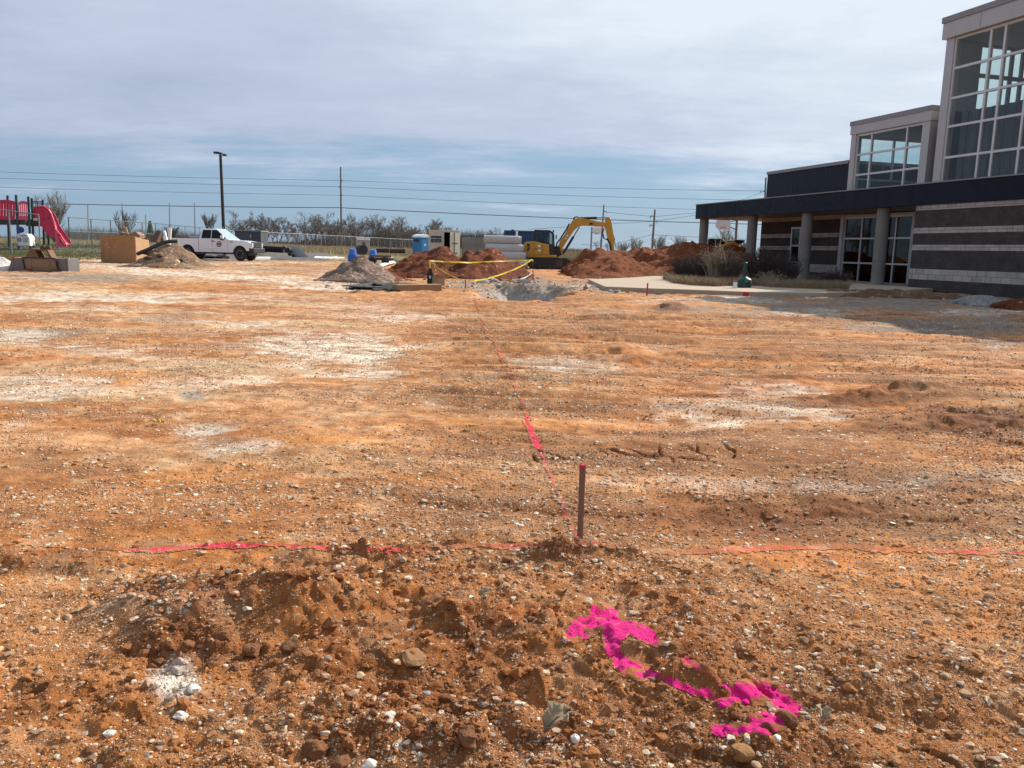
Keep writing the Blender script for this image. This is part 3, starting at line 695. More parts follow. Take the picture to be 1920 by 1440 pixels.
# small glass tower
SX0, SX1, SY, SY1 = -.10, 4.25, .50, 4.6
m = MB(); m.box(SX0-.04, SX1+.04, SY-.04, SY1+.04, 6.30, 6.66); tw = m.build('tower_head', M_ALU, bld)
for q in ((SX0, SX0+.30, SY, SY+.30), (SX1-.36, SX1, SY, SY+.36), (SX0, SX0+.3, SY1-.3, SY1), (SX1-.3, SX1, SY1-.3, SY1)): MB().box(*q, 3.78, 6.30).build('corner_post', M_ALU, tw)
m = MB(); m.box(SX0-.07, SX1+.07, SY-.07, SY1+.07, 6.66, 6.84); m.build('coping', M_COPE, tw)
m = MB(); m.box(SX0+.30, SX1-.30, SY1-.25, SY1-.05, 3.78, 5.05); m.box(SX0+.05, SX0+.25, SY+.30, SY1-.3, 3.78, 4.45); m.box(SX0+.1, SX1-.1, SY+.1, SY1-.1, 6.24, 6.30); m.build('parapet', mat('tower_parapet', (.03, .042, .065), .7), tw)
grid_window('window', bld, SX0+.30, SX1-.36, SY+.06, 3.93, 6.29, [wx(1636, 240, -.56), wx(1703, 224, -.56)], [4.62, 5.45], .075, .10)
grid_window('side_window', bld, SY+.30, SY1-.3, SX0+.08, 4.45, 6.24, [2.6], [], .08, .10, axis='y')
grid_window('side_window', bld, SY+.36, SY1-.3, SX1-.16, 4.85, 6.20, [2.7], [], .08, .10, axis='y')
grid_window('rear_window', bld, SX0+.3, SX1-.3, SY1-.2, 5.05, 6.24, [1.4, 2.8], [], .08, .10)
# tall glass tower
BX0, BX1, BY, BY1 = 4.63, XR-.5, .50, 8.5
m = MB(); m.box(BX0-.12, BX1+.1, BY-.12, BY1+.1, 9.06, 9.62); tb = m.build('tower_head', M_ALU, bld, bevel=.01)
for q in ((BX0, BX0+.36, BY, BY+.36), (BX0, BX0+.3, BY1-.3, BY1), (BX1-.3, BX1, BY, BY1)): MB().box(*q, 3.78, 9.06).build('corner_post', M_ALU, tb)
m = MB()
for k in range(6): m.box(BX0+1.55+k*1.8, BX0+1.562+k*1.8, BY-.126, BY-.12, 9.07, 9.61)
m.build('panel_joint', M_COPE, tb)
m = MB(); m.box(BX0-.16, BX1+.14, BY-.16, BY1+.14, 9.62, 9.82); m.build('coping', M_COPE, tb)
m = MB(); m.box(BX0+.05, BX0+.3, BY+.36, BY1-.3, 3.78, 6.55); m.box(BX0+.3, BX1-.3, BY1-.3, BY1-.05, 3.78, 6.55); m.build('inner_wall', mat('inner_wall_grey', (.045, .055, .075), .85, 0, .12, 2), tb)
m = MB(); m.box(BX0+.05, BX1-.05, BY+.12, BY1-.05, 8.98, 9.06); m.build('ceiling', M_INT, tb)
m = MB(); m.box(BX0+.05, BX0+.3, BY+.36, BY+1.35, 6.55, 8.98); m.box(BX0+.05, BX0+.3, BY1-1.5, BY1-.3, 6.55, 8.98); m.build('side_pier', M_INT, tb)
def zt(u, v): return wl(u, v, -.52)[1]
tx = [wx(1858.8, 52, -.52), wx(1886, 44, -.52)]
xs = tx + [tx[1]+1.05, tx[1]+1.55, tx[1]+2.9, tx[1]+3.4, tx[1]+4.8, tx[1]+5.3, tx[1]+6.7, tx[1]+7.2]
grid_window('window', bld, BX0+.36, BX1-.3, BY+.04, 3.95, 9.05, xs, [zt(1767.7, 296), zt(1774, 238), zt(1779, 185), zt(1784.6, 129)], .085, .12)
grid_window('side_window', bld, BY+1.35, BY1-1.5, BX0+.12, 6.55, 8.98, [BY+2.9, BY+3.4, BY+5.0], [7.9], .14, .10, axis='y', mframe=M_INT)
grid_window('rear_window', bld, BX0+.3, BX1-.3, BY1-.18, 6.55, 8.98, [BX0+1.6+1.7*k for k in range(6)], [7.9], .12, .10, mframe=M_INT)
# clear plastic sheets hung inside the lower lights of the tower
m = MB(); n = 60
for k in range(n):
    xa, xb = BX0+.5+k*.16, BX0+.5+(k+1)*.16
    ya = BY+.55+.07*math.sin(k*1.9)+.05*math.sin(k*.7); yb = BY+.55+.07*math.sin((k+1)*1.9)+.05*math.sin((k+1)*.7)
    m.quad((xa, ya, 3.8), (xb, yb, 3.8), (xb, yb, 6.5), (xa, ya, 6.5))
m.build('plastic_sheet', M_PLAST, tb, smooth=True)
# sidewalk slab with broken edge, planting bed and rubble at the foot of the building
M_WALK = mat('sidewalk_concrete', (.43, .335, .235), .92, 0, .14, 1.6, .003, 40, dirt=(.34, .21, .11), dirt_amt=.6)
pts = [(1103, 523.5), (1134, 537), (1220, 540.5), (1300, 543), (1390, 546.5), (1470, 549), (1540, 549), (1620, 547), (1690, 545), (1716, 542.5)]
poly = [gp(u, v, .13)[:2] for u, v in pts]
rear = [tuple(bw(x, o)[:2]) for x, o in ((4.6, -2.3), (-11.8, -2.3), (-13.5, -1.5))]
o = MB().slab([tuple(q) for q in poly]+rear+[tuple(gp(1180, 520.5, .13)[:2])], -.35, .13).build('sidewalk', M_WALK, bevel=.015); tag(o, kind='structure')

# ------------------------------------------------------------------ spoil heaps
def dirt_material(name, cs, stone=(.55, .48, .38), amt=.25, ss=5.5):
    b = NB(name); n = b.noise(1.6, 9, .68); n2 = b.noise(6, 8, .65)
    c = b.mix(b.rng(n, .35, .66), c4(cs[0]), c4(cs[1])); c = b.mix(b.rng(n2, .45, .7, 0, .8), c, c4(cs[2]))
    v = b.voro(ss); rc = b.sep(v.outputs['Color'])
    k = b.math('MULTIPLY', b.math('GREATER_THAN', rc[0], 1-amt), b.rng(v.outputs['Distance'], .38, .22)); c = b.mix(b.math('MULTIPLY', k, .7), c, c4(stone))
    b.L.new(c, b.bsdf.inputs['Base Color']); b.bsdf.inputs['Roughness'].default_value = .95; b.bsdf.inputs['Specular IOR Level'].default_value = .15
    b.L.new(b.bump(b.math('ADD', b.math('MULTIPLY', n2, .14), b.math('MULTIPLY', b.noise(18, 7, .7), .05)), 1.0, .9), b.bsdf.inputs['Normal']); return b.m
M_RED = dirt_material('red_clay_spoil', ((.135, .040, .018), (.215, .068, .029), (.085, .025, .012)), (.42, .26, .18), .12)
M_RED2 = dirt_material('orange_clay_spoil', ((.185, .056, .021), (.27, .088, .031), (.11, .034, .015)), (.48, .30, .19), .12)
M_RUB = dirt_material('grey_rubble_spoil', ((.20, .125, .085), (.33, .255, .20), (.15, .06, .032)), (.55, .50, .44), .30, 7)
M_BRN = dirt_material('brown_topsoil', ((.26, .165, .10), (.36, .245, .155), (.16, .09, .055)), (.62, .54, .44), .25, 6)
def heap(name, sil, Y, wf, wb, m, seed, label, cat='dirt pile', rough=.16, res=.10, group=None, pw=.85):
    """earth heap whose crest runs through the given skyline points at distance Y"""
    P = [at(u, v, Y) for u, v in sil]; xs = np.array([p[0] for p in P]); zs = np.array([p[2] for p in P])
    x0, x1 = xs[0]-.3, xs[-1]+.3; nx = int((x1-x0)/res)+1; ny = int((wf*1.5+wb*1.5)/res)+1
    gx_, gy_ = np.meshgrid(np.linspace(x0, x1, nx), np.linspace(Y-wf*1.5, Y+wb*1.5, ny)); x = gx_.ravel(); y = gy_.ravel()
    gz0 = terrain(x, y)[0]
    wob = .35*wf*fbm(x, 0*x+seed*3.1, 2.2, 2, seed+9)
    yy = y-wob
    crest = np.interp(x+.22*fbm(x, y, .8, 3, seed+2), xs, zs, left=0, right=0)
    w = np.where(yy < Y, (Y-yy)/wf, (yy-Y)/wb); prof = np.clip(1-w, 0, 1)**pw*(1-.12*np.clip(1-w*6, 0, 1)*0)
    z = crest*prof
    s = np.clip(z/.35, 0, 1)
    d1, r1 = worley(x+.1*fbm(x, y, .4, 2, seed), y, .55, seed+20); d2, r2 = worley(x, y, .26, seed+30)
    z = z + s*(rough*np.clip(1-d1, 0, 1)*r1 + rough*.55*np.clip(1-d2, 0, 1)*r2 + rough*1.5*fbm(x, y, 1.0, 6, seed+5, .58) - rough*.45)
    z = np.where(crest*prof < .015, -.25, np.maximum(z, -.2))+gz0*.999
    i = (np.arange(ny-1)[:, None]*nx+np.arange(nx-1)[None]).ravel(); fq = np.stack([i, i+1, i+nx+1, i+nx], 1)
    V = np.stack([x, y, z], 1)
    # keep only the faces that stand above the ground
    keep = (z[fq] > gz0[fq]-.18).any(1); fq = fq[keep]; u, inv = np.unique(fq, return_inverse=True)
    o = np_mesh(name, V[u], inv.reshape(fq.shape), m, True); tag(o, label, cat, group)
    def top(px, lift=0.0):
        d = ray(px, 480); X_ = d[0]*Y; return float(np.interp(X_, xs, zs))+lift
    return o, top
heap('dirt_pile', [(712,524),(735,505),(748,490),(760,478),(785,472),(800,467),(820,465),(838,463),(848,470),(858,480),(866,482),(874,470),(884,465),(893,473),(903,468),(912,469),(922,464),(936,468),(948,480),(965,495),(985,506),(1003,520)], 36.5, 4.6, 3.2, M_RED, 31,
     'long dark red clay heap with two humps behind the yellow tape', rough=.21, group='piles of excavated soil')
heap('dirt_pile', [(582,529),(602,522),(620,512),(640,500),(660,491),(675,488),(690,492),(700,499),(715,505),(728,514),(742,524)], 28.0, 1.7, 1.6, M_RUB, 37,
     'grey rubble heap with a reddish top left of the red clay heap', rough=.19, res=.06, group='piles of excavated soil')
heap('dirt_pile', [(672,498),(692,494),(704,497),(720,505),(742,514),(770,526)], 29.6, 1.5, 1.2, M_RED2, 43, 'low orange tongue of soil between the grey rubble and the red heap', rough=.10, res=.06, group='piles of excavated soil')
heap('dirt_pile', [(1055,504),(1068,494),(1076,486),(1090,478),(1110,469),(1125,466),(1145,468),(1165,470),(1190,469),(1205,463),(1218,462),(1235,466),(1255,463),(1275,461),(1286,459),(1305,464),(1330,463),(1346,461),(1362,457),(1378,462),(1392,470),(1404,482),(1414,500)], 44.0, 7.2, 5.0, M_RED2, 53,
     'largest orange red clay heap under the excavator arm, running behind the columns', rough=.21, res=.12, group='piles of excavated soil')
heap('dirt_pile', [(246,494),(265,487),(280,474),(290,465),(300,458),(313,452.5),(325,454),(336,461),(350,474),(362,482),(375,490),(392,499)], 39.0, 1.9, 2.0, M_BRN, 59,
     'pale brown topsoil heap with lumber scraps in front of the white pickup', rough=.12, res=.06, group='piles of excavated soil')
heap('dirt_pile', [(-40,484),(-10,482),(8,485),(22,490),(32,497),(42,507)], 30.6, 1.6, 1.4, dirt_material('white_gravel_spoil', ((.62, .57, .52), (.75, .70, .65), (.45, .40, .36)), (.8, .78, .75), .3, 9), 61, 'white gravel heap at the left edge beside the loader bucket', 'gravel pile', rough=.09, res=.06)
heap('dirt_pile', [(0,484),(12,480),(22,479),(36,482),(46,487)], 34.0, 1.3, 1.2, M_RED2, 67, 'small orange soil mound behind the white gravel heap', rough=.10, res=.06, group='piles of excavated soil')
heap('dirt_pile', [(1540,547),(1580,542),(1610,545),(1640,541),(1670,539),(1690,540),(1720,546),(1790,552),(1806,556)], 25.5, .9, .7, dirt_material('broken_bed', ((.17, .09, .05), (.25, .15, .09), (.10, .05, .03)), (.5, .42, .34), .25, 8), 71, 'low ragged strip of dark soil and broken concrete below the entrance doors', rough=.09, res=.05, group='piles of excavated soil')
heap('dirt_pile', [(1876,572),(1888,560),(1900,556),(1918,558),(1950,556),(2000,560)], 20.4, .8, .8, M_RED, 73, 'dark red soil lump against the striped wall at the right edge', rough=.08, res=.04, group='piles of excavated soil')
heap('dirt_pile', [(1798,566),(1812,556),(1830,551),(1845,553),(1862,556),(1886,566)], 21.6, .8, .8, dirt_material('grey_gravel', ((.25, .24, .225), (.34, .32, .30), (.18, .17, .155)), (.6, .57, .53), .3, 12), 79, 'grey gravel mound at the foot of the striped wall', 'gravel pile', rough=.05, res=.04)

# ------------------------------------------------------------------ shared materials
M_WHITE = mat('white_car_paint', (.78, .825, .87), .22, 0, .02, 2, coat=.6)
M_BLACKP = mat('black_plastic', (.018, .018, .02), .5, 0, .2, 8)
M_RUBBER = mat('tyre_rubber', (.022, .021, .02), .85, 0, .2, 9, dirt=(.12, .09, .06), dirt_amt=.5)
M_STEEL = mat('grey_steel', (.30, .30, .31), .45, .7, .15, 5)
M_GALV = mat('galvanised_steel', (.24, .25, .26), .6, .3, .12, 4)
M_YEL = mat('machine_yellow', (.50, .285, .028), .45, 0, .1, 2, dirt=(.22, .14, .07), dirt_amt=.6)
M_WIN = mat('vehicle_window', (.008, .009, .010), .08, 0, .1, 3, spec=.25)
M_DKMETAL = mat('dark_steel', (.05, .042, .038), .6, .5, .25, 6, dirt=(.16, .09, .05), dirt_amt=.6)
M_RUST = mat('rusty_steel', (.16, .085, .045), .75, .3, .3, 5, dirt=(.28, .17, .09), dirt_amt=.6)
M_WOOD = mat('weathered_wood', (.40, .28, .17), .85, 0, .25, 5, .004, 60)
M_WOODD = mat('dark_wood', (.11, .065, .045), .85, 0, .3, 8, .004, 60)
M_PVC = mat('white_pvc', (.80, .80, .78), .4, 0, .05, 5)
M_BLUE = mat('blue_plastic', (.02, .13, .52), .4, 0, .12, 4, dirt=(.2, .25, .35), dirt_amt=.3)
M_PIPEC = mat('pipe_concrete', (.42, .435, .41), .9, 0, .10, 3, .003, 40, dirt=(.28, .25, .22), dirt_amt=.4)
M_GREYW = mat('grey_weathered_boards', (.21, .205, .20), .85, 0, .25, 3)
M_POLE = mat('pole_wood', (.17, .15, .135), .85, 0, .2, 4)
M_LAMPM = mat('bronze_paint', (.035, .028, .025), .5, .3, .15, 5)

# ------------------------------------------------------------------ white pickup
def pickup():
    t = thing('pickup_truck', 'white extended cab pickup parked side on behind the topsoil heap', 'truck', (-18.45, 51.0, ground_z(-18.3, 50.5)-.01), R(-2))
    t.scale = (.88, 1, 1)
    W = .98
    body = [(-2.92,.62),(-2.95,.95),(-2.93,1.30),(-.92,1.32),(-.92,1.30),(1.05,1.30),(1.35,1.27),(2.0,1.24),(2.5,1.17),(2.72,1.08),(2.80,.80),(2.80,.62),(2.44,.62)]
    arch = lambda cx: [(cx+.50*math.cos(a), .44+.50*math.sin(a)) for a in np.linspace(.37, math.pi-.37, 9)]
    poly = body + arch(1.95)+[(1.46,.50),(-1.2,.50)] + arch(-1.72)+[(-2.2,.62)]
    b = MB().prism(poly, -W, W).build('body', M_WHITE, t, bevel=.045, seg=3)
    # cab greenhouse
    lo = [(-.90,1.29),(1.18,1.28)]; hi = [(-.74,1.93),(.22,1.95)]
    m = MB(); y0, y1 = .955, .74
    vs_ = [(-.90,-y0,1.28),(1.22,-y0,1.27),(1.22,y0,1.27),(-.90,y0,1.28),(-.76,-y1,1.90),(.28,-y1,1.92),(.28,y1,1.92),(-.76,y1,1.90)]
    m.add(vs_, [(3,2,1,0),(4,5,6,7),(0,1,5,4),(1,2,6,5),(2,3,7,6),(3,0,4,7)]); m.build('cab', M_WHITE, t, bevel=.06, seg=3)
    def sp(x, z, out=.012):       # point on the cab side plane
        k = (z-1.28)/(1.91-1.28); return (x, -(y0+(y1-y0)*k)-out, z)
    for xs_ in (((-.74,1.33),(-.07,1.33),(-.07,1.835),(-.66,1.835)), ((-.02,1.33),(1.0,1.32),(.33,1.835),(-.02,1.835))):
        m = MB(); pts = [sp(*p) for p in xs_]; bk = [(p[0], p[1]+.03, p[2]) for p in pts]; m.add(pts+bk, [(0,1,2,3),(7,6,5,4),(1,0,4,5),(2,1,5,6),(3,2,6,7),(0,3,7,4)]); m.build('side_window', M_WIN, t)
    m = MB()
    ws = [(1.15,-.86,1.31),(1.15,.86,1.31),(.33,.68,1.88),(.33,-.68,1.88)]; n = Vector((.6,0,.8))*.018
    f_ = [tuple(Vector(p)+n) for p in ws]; m.add(f_+[tuple(Vector(p)-n) for p in ws], [(0,1,2,3),(7,6,5,4),(1,0,4,5),(2,1,5,6),(3,2,6,7),(0,3,7,4)]); m.build('windshield', mat('windshield_glass', (.34, .46, .44), .06, 0, .3, 2, spec=.9), t)
    # wheels
    def wheel(x, y):
        M = Matrix.Translation((x, y, .41)) @ Matrix.Rotation(R(90), 4, 'X')
        w = MB().lathe([(.25,-.13),(.37,-.135),(.405,-.10),(.41,0),(.405,.10),(.37,.135),(.25,.13)], 28, M).build('wheel', M_RUBBER, t, smooth=40)
        rr = MB().lathe([(.05,.10),(.10,.125),(.20,.115),(.24,.135),(.255,.13),(.255,.05),(.05,.05)], 20, M).build('rim', M_STEEL, w, smooth=40)
        h = MB()
        for k in range(8): a = k*math.pi/4; h.lathe([(.022,.118),(.022,.124)], 8, M @ Matrix.Translation((.155*math.cos(a), .155*math.sin(a), 0)))
        h.build('hand_hole', M_BLACKP, w)
    for x in (1.95, -1.72):
        for y in (-.84, .84): wheel(x, y)
    m = MB()
    for x in (1.95, -1.72): m.box(x-.55, x+.55, -.72, .72, .35, 1.0)
    m.build('wheel_housing', M_BLACKP, t)
    m = MB().box(2.76, 2.96, -1.0, 1.0, .48, .80); m.box(2.60, 2.78, -1.0, -.8, .48, .80); m.build('bumper', M_BLACKP, t, bevel=.05)
    g = MB().box(2.66, 2.85, -.72, .72, .80, 1.17).build('grille', M_BLACKP, t, bevel=.03)
    m = MB()
    for z in (.88, .98): m.box(2.845, 2.87, -.58, .58, z-.022, z+.022)
    m.build('grille_bar', mat('grille_dark_grey', (.035, .036, .038), .6), g)
    for y in (-.8, .8):
        MB().box(2.66, 2.83, y-.17, y+.17, .84, 1.10).build('headlight', mat('headlight_lens', (.62, .64, .66), .1, .2, .2, 10), t, bevel=.03)
    mi = MB().box(.72, .92, -1.24, -1.02, 1.32, 1.52); mi.build('mirror', M_WHITE, t, bevel=.04)
    mm = MB().box(.70, .90, -1.235, -.93, 1.25, 1.325); mm.box(.69, .72, -1.23, -1.03, 1.325, 1.5); mm.build('mirror_arm', M_BLACKP, t)
    MB().box(-.02, .20, -1.005, -.975, 1.14, 1.19).build('door_handle', M_BLACKP, t)
    MB().box(1.28, 1.50, -.995, -.975, 1.12, 1.16).build('fender_badge', M_DKMETAL, t)
    m = MB().box(-.925, -.915, -.992, -.97, .52, 1.31); m.box(.115-.08, .125-.08, -.988, -.97, .55, 1.30); m.box(1.10, 1.108, -.988, -.97, .6, 1.28); m.build('panel_gap', M_BLACKP, t)
    m = MB().box(-1.15, 1.42, -.995, -.975, .72, .745); m.build('body_crease', mat('crease_paint', (.85, .86, .87), .2), t)
    m = MB().box(-1.15, 1.42, -.99, -.8, .40, .50); m.build('rocker', M_BLACKP, t)
    m = MB().box(-2.9, -.95, -.97, -.86, 1.315, 1.36); m.box(-2.9, -.95, .86, .97, 1.315, 1.36); m.build('bed_rail', M_BLACKP, t)
    m = MB().box(-1.62, -.96, -.84, .84, 1.2, 1.42); m.build('tool_box', mat('toolbox_aluminium', (.6, .62, .64), .35, .5, .06, 5), t, bevel=.02)
    m = MB().box(-2.94, -2.86, -.95, .95, .62, .80); m.build('rear_bumper', M_STEEL, t)
    # round emblem on the door
    M = Matrix.Translation((.52, -.994, .99)) @ Matrix.Rotation(R(90), 4, 'X')
    ring = MB(); n = 24
    for k in range(n):
        a, b_ = 2*math.pi*k/n, 2*math.pi*(k+1)/n
        q = [(r_*math.cos(x), r_*math.sin(x), z) for z in (0, .006) for r_, x in ((.13, a), (.13, b_), (.17, b_), (.17, a))]
        ring.add(q, [(4,5,6,7),(3,2,1,0),(2,3,7,6),(0,1,5,4)], M)
    for z, w in ((.05, .20), (.0, .24), (-.05, .20)): ring.add([(-w/2,z-.018,0),(w/2,z-.018,0),(w/2,z+.018,0),(-w/2,z+.018,0),(-w/2,z-.018,.006),(w/2,z-.018,.006),(w/2,z+.018,.006),(-w/2,z+.018,.006)], [(3,2,1,0),(4,5,6,7),(0,1,5,4),(1,2,6,5),(2,3,7,6),(3,0,4,7)], M)
    ring.build('door_emblem', mat('emblem_print', (.10, .07, .07), .5), t)
pickup()

# ------------------------------------------------------------------ excavator
def excavator():
    Y = 55.0; K = F/Y; c = at(1020, 503, Y); gz = 0.0
    t = thing('excavator', 'yellow tracked excavator with its arm bent down into the largest heap', 'excavator', (c[0], Y, gz))
    X = lambda u: (u-1020)/K; Z = lambda v: (503.5-v)/K
    def P(pts): return [(X(u), Z(v)) for u, v in pts]
    for y0 in (-1.15, .70):
        r = MB(); n = 10; zc, rr = .36, .34; pts = []
        for a in np.linspace(math.pi/2, 3*math.pi/2, n): pts.append((X(988)+rr+rr*math.cos(a), zc+rr*math.sin(a)))
        for a in np.linspace(-math.pi/2, math.pi/2, n): pts.append((X(1056)-rr+rr*math.cos(a), zc+rr*math.sin(a)))
        tr = r.prism(pts, y0, y0+.45).build('track', M_BLACKP, t, bevel=.03)
        sh = MB()
        for k in range(30): x = X(989)+rr*.5+k*(X(1055)-X(989)-rr)/29; sh.box(x-.03, x+.03, y0-.01, y0+.46, -.005, .03); sh.box(x-.03, x+.03, y0-.01, y0+.46, .695, .725)
        sh.build('track_shoe', M_DKMETAL, tr)
        ro = MB()
        for k, (x, r2) in enumerate([(X(988)+rr, .25), (X(1056)-rr, .25)]+[(X(1002)+.33*j, .10) for j in range(5)]):
            ro.lathe([(r2, -.02), (r2, .02)], 16, Matrix.Translation((x, y0-.012, zc if r2 > .2 else .17)) @ Matrix.Rotation(R(90), 4, 'X'))
        ro.build('track_roller', mat('dusty_track_steel', (.09, .07, .055), .8, .2, .3, 6), tr)
    MB().box(X(1002), X(1044), -.7, .7, .38, .80).build('undercarriage', M_DKMETAL, t)
    MB().box(X(1054), X(1060), -1.1, 1.1, .12, .75).prism(P([(1060,484),(1066,487),(1070,496),(1062,499),(1059,492)]), -1.15, 1.15).build('dozer_blade', M_DKMETAL, t)
    b = MB().prism(P([(983,457),(986,455.5),(1000,454.5),(1027,459.5),(1028,478),(1040,478),(1041,483.5),(990,484),(984,480),(982,470)]), -1.05, 1.0).build('body', M_YEL, t, bevel=.06, seg=3)
    v = MB()
    for (u0, v0, u1, v1) in ((987,459,992,464),(988,465,993,468),(987,468.5,991,472),(1002,466,1004.5,468.5),(1010,461,1013,463.5),(1010,470,1012,472.5)): v.box(X(u0), X(u1), -1.062, -1.05, Z(v1), Z(v0))
    v.build('vent', M_BLACKP, b, bevel=.004)
    v = MB().box(X(1006.5), X(1012), -1.063, -1.05, Z(464.5), Z(460.5)); v.box(X(1007), X(1012), -1.063, -1.05, Z(472.5), Z(469)); v.build('decal', M_PVC, b)
    s = MB()
    for (u0, v0, u1, v1) in ((999.5,457,1000,481),(1015,462,1015.4,478),(1001,478,1027,478.4)): s.box(X(u0), X(u1), -1.056, -1.05, Z(v1), Z(v0))
    s.build('panel_seam', M_DKMETAL, b)
    # cab on the far side
    cy0, cy1 = -.95, .05
    cb = MB()
    def post(p, q, w=.09):
        for y in (cy0, cy1-.08): cb.prism([(X(p[0])-w/2, Z(p[1])), (X(p[0])+w/2, Z(p[1])), (X(q[0])+w/2, Z(q[1])), (X(q[0])-w/2, Z(q[1]))], y, y+.08)
    post((1001,457), (1001,434.6)); post((1017,459), (1017,434.6), .07); post((1036.5,478), (1034.5,440), .10)
    for y in (cy0-.001, cy1-.081): cb.prism(P([(1000,436),(1000,433.7),(1027,433.7),(1034,437.5),(1036,442),(1034,442),(1031,438.5),(1026,436)]), y, y+.082)
    cb.box(X(1000), X(1027), cy0+.08, cy1-.08, Z(435), Z(433.7)); cb.prism(P([(1027.5,458.5),(1037.2,458.5),(1037.8,478.5),(1027.5,478.5)]), cy0-.003, cy1); cb.box(X(1000), X(1028), cy0, cy1, Z(462), Z(455.5))
    cab = cb.build('cab', M_BLACKP, t)
    M_CG = glass_mat('cab_glass', (.62, .72, .72), .9, .02, .85)
    MB().box(X(1002), X(1016), cy0+.03, cy0+.045, Z(456), Z(436)).build('window', M_CG, cab); MB().prism(P([(1018,458.5),(1018,436),(1026,436),(1031,438.5),(1034,442),(1035.5,458.5)]), cy0+.03, cy0+.045).build('window', M_CG, cab)
    MB().box(X(1008), X(1018), -.75, -.25, Z(470), Z(450)).box(X(1006), X(1009), -.7, -.3, Z(452), Z(441)).build('seat', M_DKMETAL, cab)
    MB().box(X(1024.5), X(1026.5), -.5, -.3, Z(458), Z(447)).build('operator_vest', mat('hi_vis_yellow', (.55, .75, .10), .7), cab)
    MB().tube([(X(1037), -.98, Z(446)), (X(1039.5), -1.1, Z(446))], .02, 6).box(X(1038.6), X(1040.2), -1.16, -1.0, Z(450), Z(442)).build('mirror', M_BLACKP, cab)
    MB().lathe([(.03,0),(.05,.02),(.05,.14),(.02,.16)], 10, Matrix.Translation((X(1034.5), -.6, Z(437.5)))).build('beacon', M_BLACKP, cab)
    # boom, stick and bucket in one vertical plane
    by = -.30; 
    bm_ = MB().prism(P([(1043,467),(1048,452),(1056,440),(1064,424),(1069,415.5),(1074,411.5),(1079,410.5),(1086,410.5),(1098,412.5),(1114,415.5),(1128,417.5),(1130,420.5),(1129,425),(1116,425),(1102,424),(1090,424),(1083,424.6),(1078,427.5),(1072,434),(1066,443),(1058,456),(1052,466),(1048,470)]), by-.17, by+.17).build('boom', M_YEL, t, bevel=.03)
    MB().box(X(1100), X(1106), by-.182, by-.17, Z(422), Z(418.5)).build('boom_marking', M_BLACKP, bm_)
    dl = MB().prism(P([(1056,448),(1060.5,441),(1062.5,442.5),(1058,450)]), by-.182, by-.17).build('decal', M_PVC, bm_)
    MB().prism(P([(1057.6,446.9),(1059.6,443.6),(1060.6,445.8)]), by-.188, by-.182).build('decal_mark', M_BLACKP, dl)
    stk = MB().prism(P([(1129,410),(1132,407.5),(1136,407.5),(1139,411),(1142,424),(1145,440),(1147,458),(1147.5,471),(1142.5,472.5),(1138,459),(1133,440),(1128.5,424)]), by-.14, by+.14).build('stick', M_YEL, t, bevel=.03)
    bu = MB()
    for y in (by-.42, by+.38): bu.prism(P([(1140,468),(1148,468),(1149,480),(1146,494),(1136,500),(1130,494),(1136,486)]), y, y+.04)
    bu.prism(P([(1148,468),(1149,480),(1146,494),(1136,500),(1130,494),(1131,493),(1136,498),(1145,492.5),(1147.5,480),(1146.8,468)]), by-.38, by+.38); bu.build('bucket', M_DKMETAL, t)
    def cyl(p, q, s, r1, r2, y, nm='hydraulic_cylinder'):
        a, b_ = Vector((X(p[0]), y, Z(p[1]))), Vector((X(q[0]), y, Z(q[1]))); mid = a.lerp(b_, s)
        o_ = MB().tube([a, mid], r1, 10).build(nm, M_BLACKP, t, smooth=40); MB().tube([mid, b_], r2, 8).build('rod', M_GALV, o_, smooth=40)
    cyl((1054.5,474), (1082,426), .62, .085, .045, by-.24); cyl((1083,411), (1132,408.5), .62, .085, .04, by); cyl((1139,424), (1152,464), .62, .07, .035, by+.05)
    MB().tube([(X(1133), by-.16, Z(446)), (X(1139), by-.16, Z(455)), (X(1141.5), by-.16, Z(470))], .06, 8).build('bucket_link', M_BLACKP, t)
    h = MB()
    h.tube([(X(1041), by-.1, Z(462)), (X(1042), by-.1, Z(456)), (X(1047), by-.2, Z(450)), (X(1053), by-.2, Z(440)), (X(1059), by-.2, Z(430)), (X(1063), by-.2, Z(421))], .05, 7)
    h.build('hose', M_BLACKP, t); h = MB()
    h.tube([(X(1071), by, Z(414)), (X(1072), by, Z(409.5)), (X(1076), by, Z(408.3)), (X(1083), by, Z(410.5))], .04, 7); h.build('hose', M_BLACKP, t)
    for q in range(2):
        h = MB(); h.tube([(X(1127), by-.2, Z(427)), (X(1125-q*2), by-.22, Z(436)), (X(1128-q), by-.22, Z(446)), (X(1134), by-.2, Z(449))], .03, 6); h.build('hose', M_BLACKP, t)
    MB().prism(P([(1037,462),(1046,462),(1051,478),(1044,481),(1037,480)]), by-.3, by+.3).build('swing_post', M_DKMETAL, t)
    MB().prism(P([(1048,466),(1053,466),(1056,476),(1046,480)]), by-.2, by+.2).build('boom_foot', M_YEL, t)
    MB().tube([(X(968), .4, Z(446)), (X(968), .4, Z(436))], .07, 10).build('exhaust_pipe', M_PVC, t)
excavator()

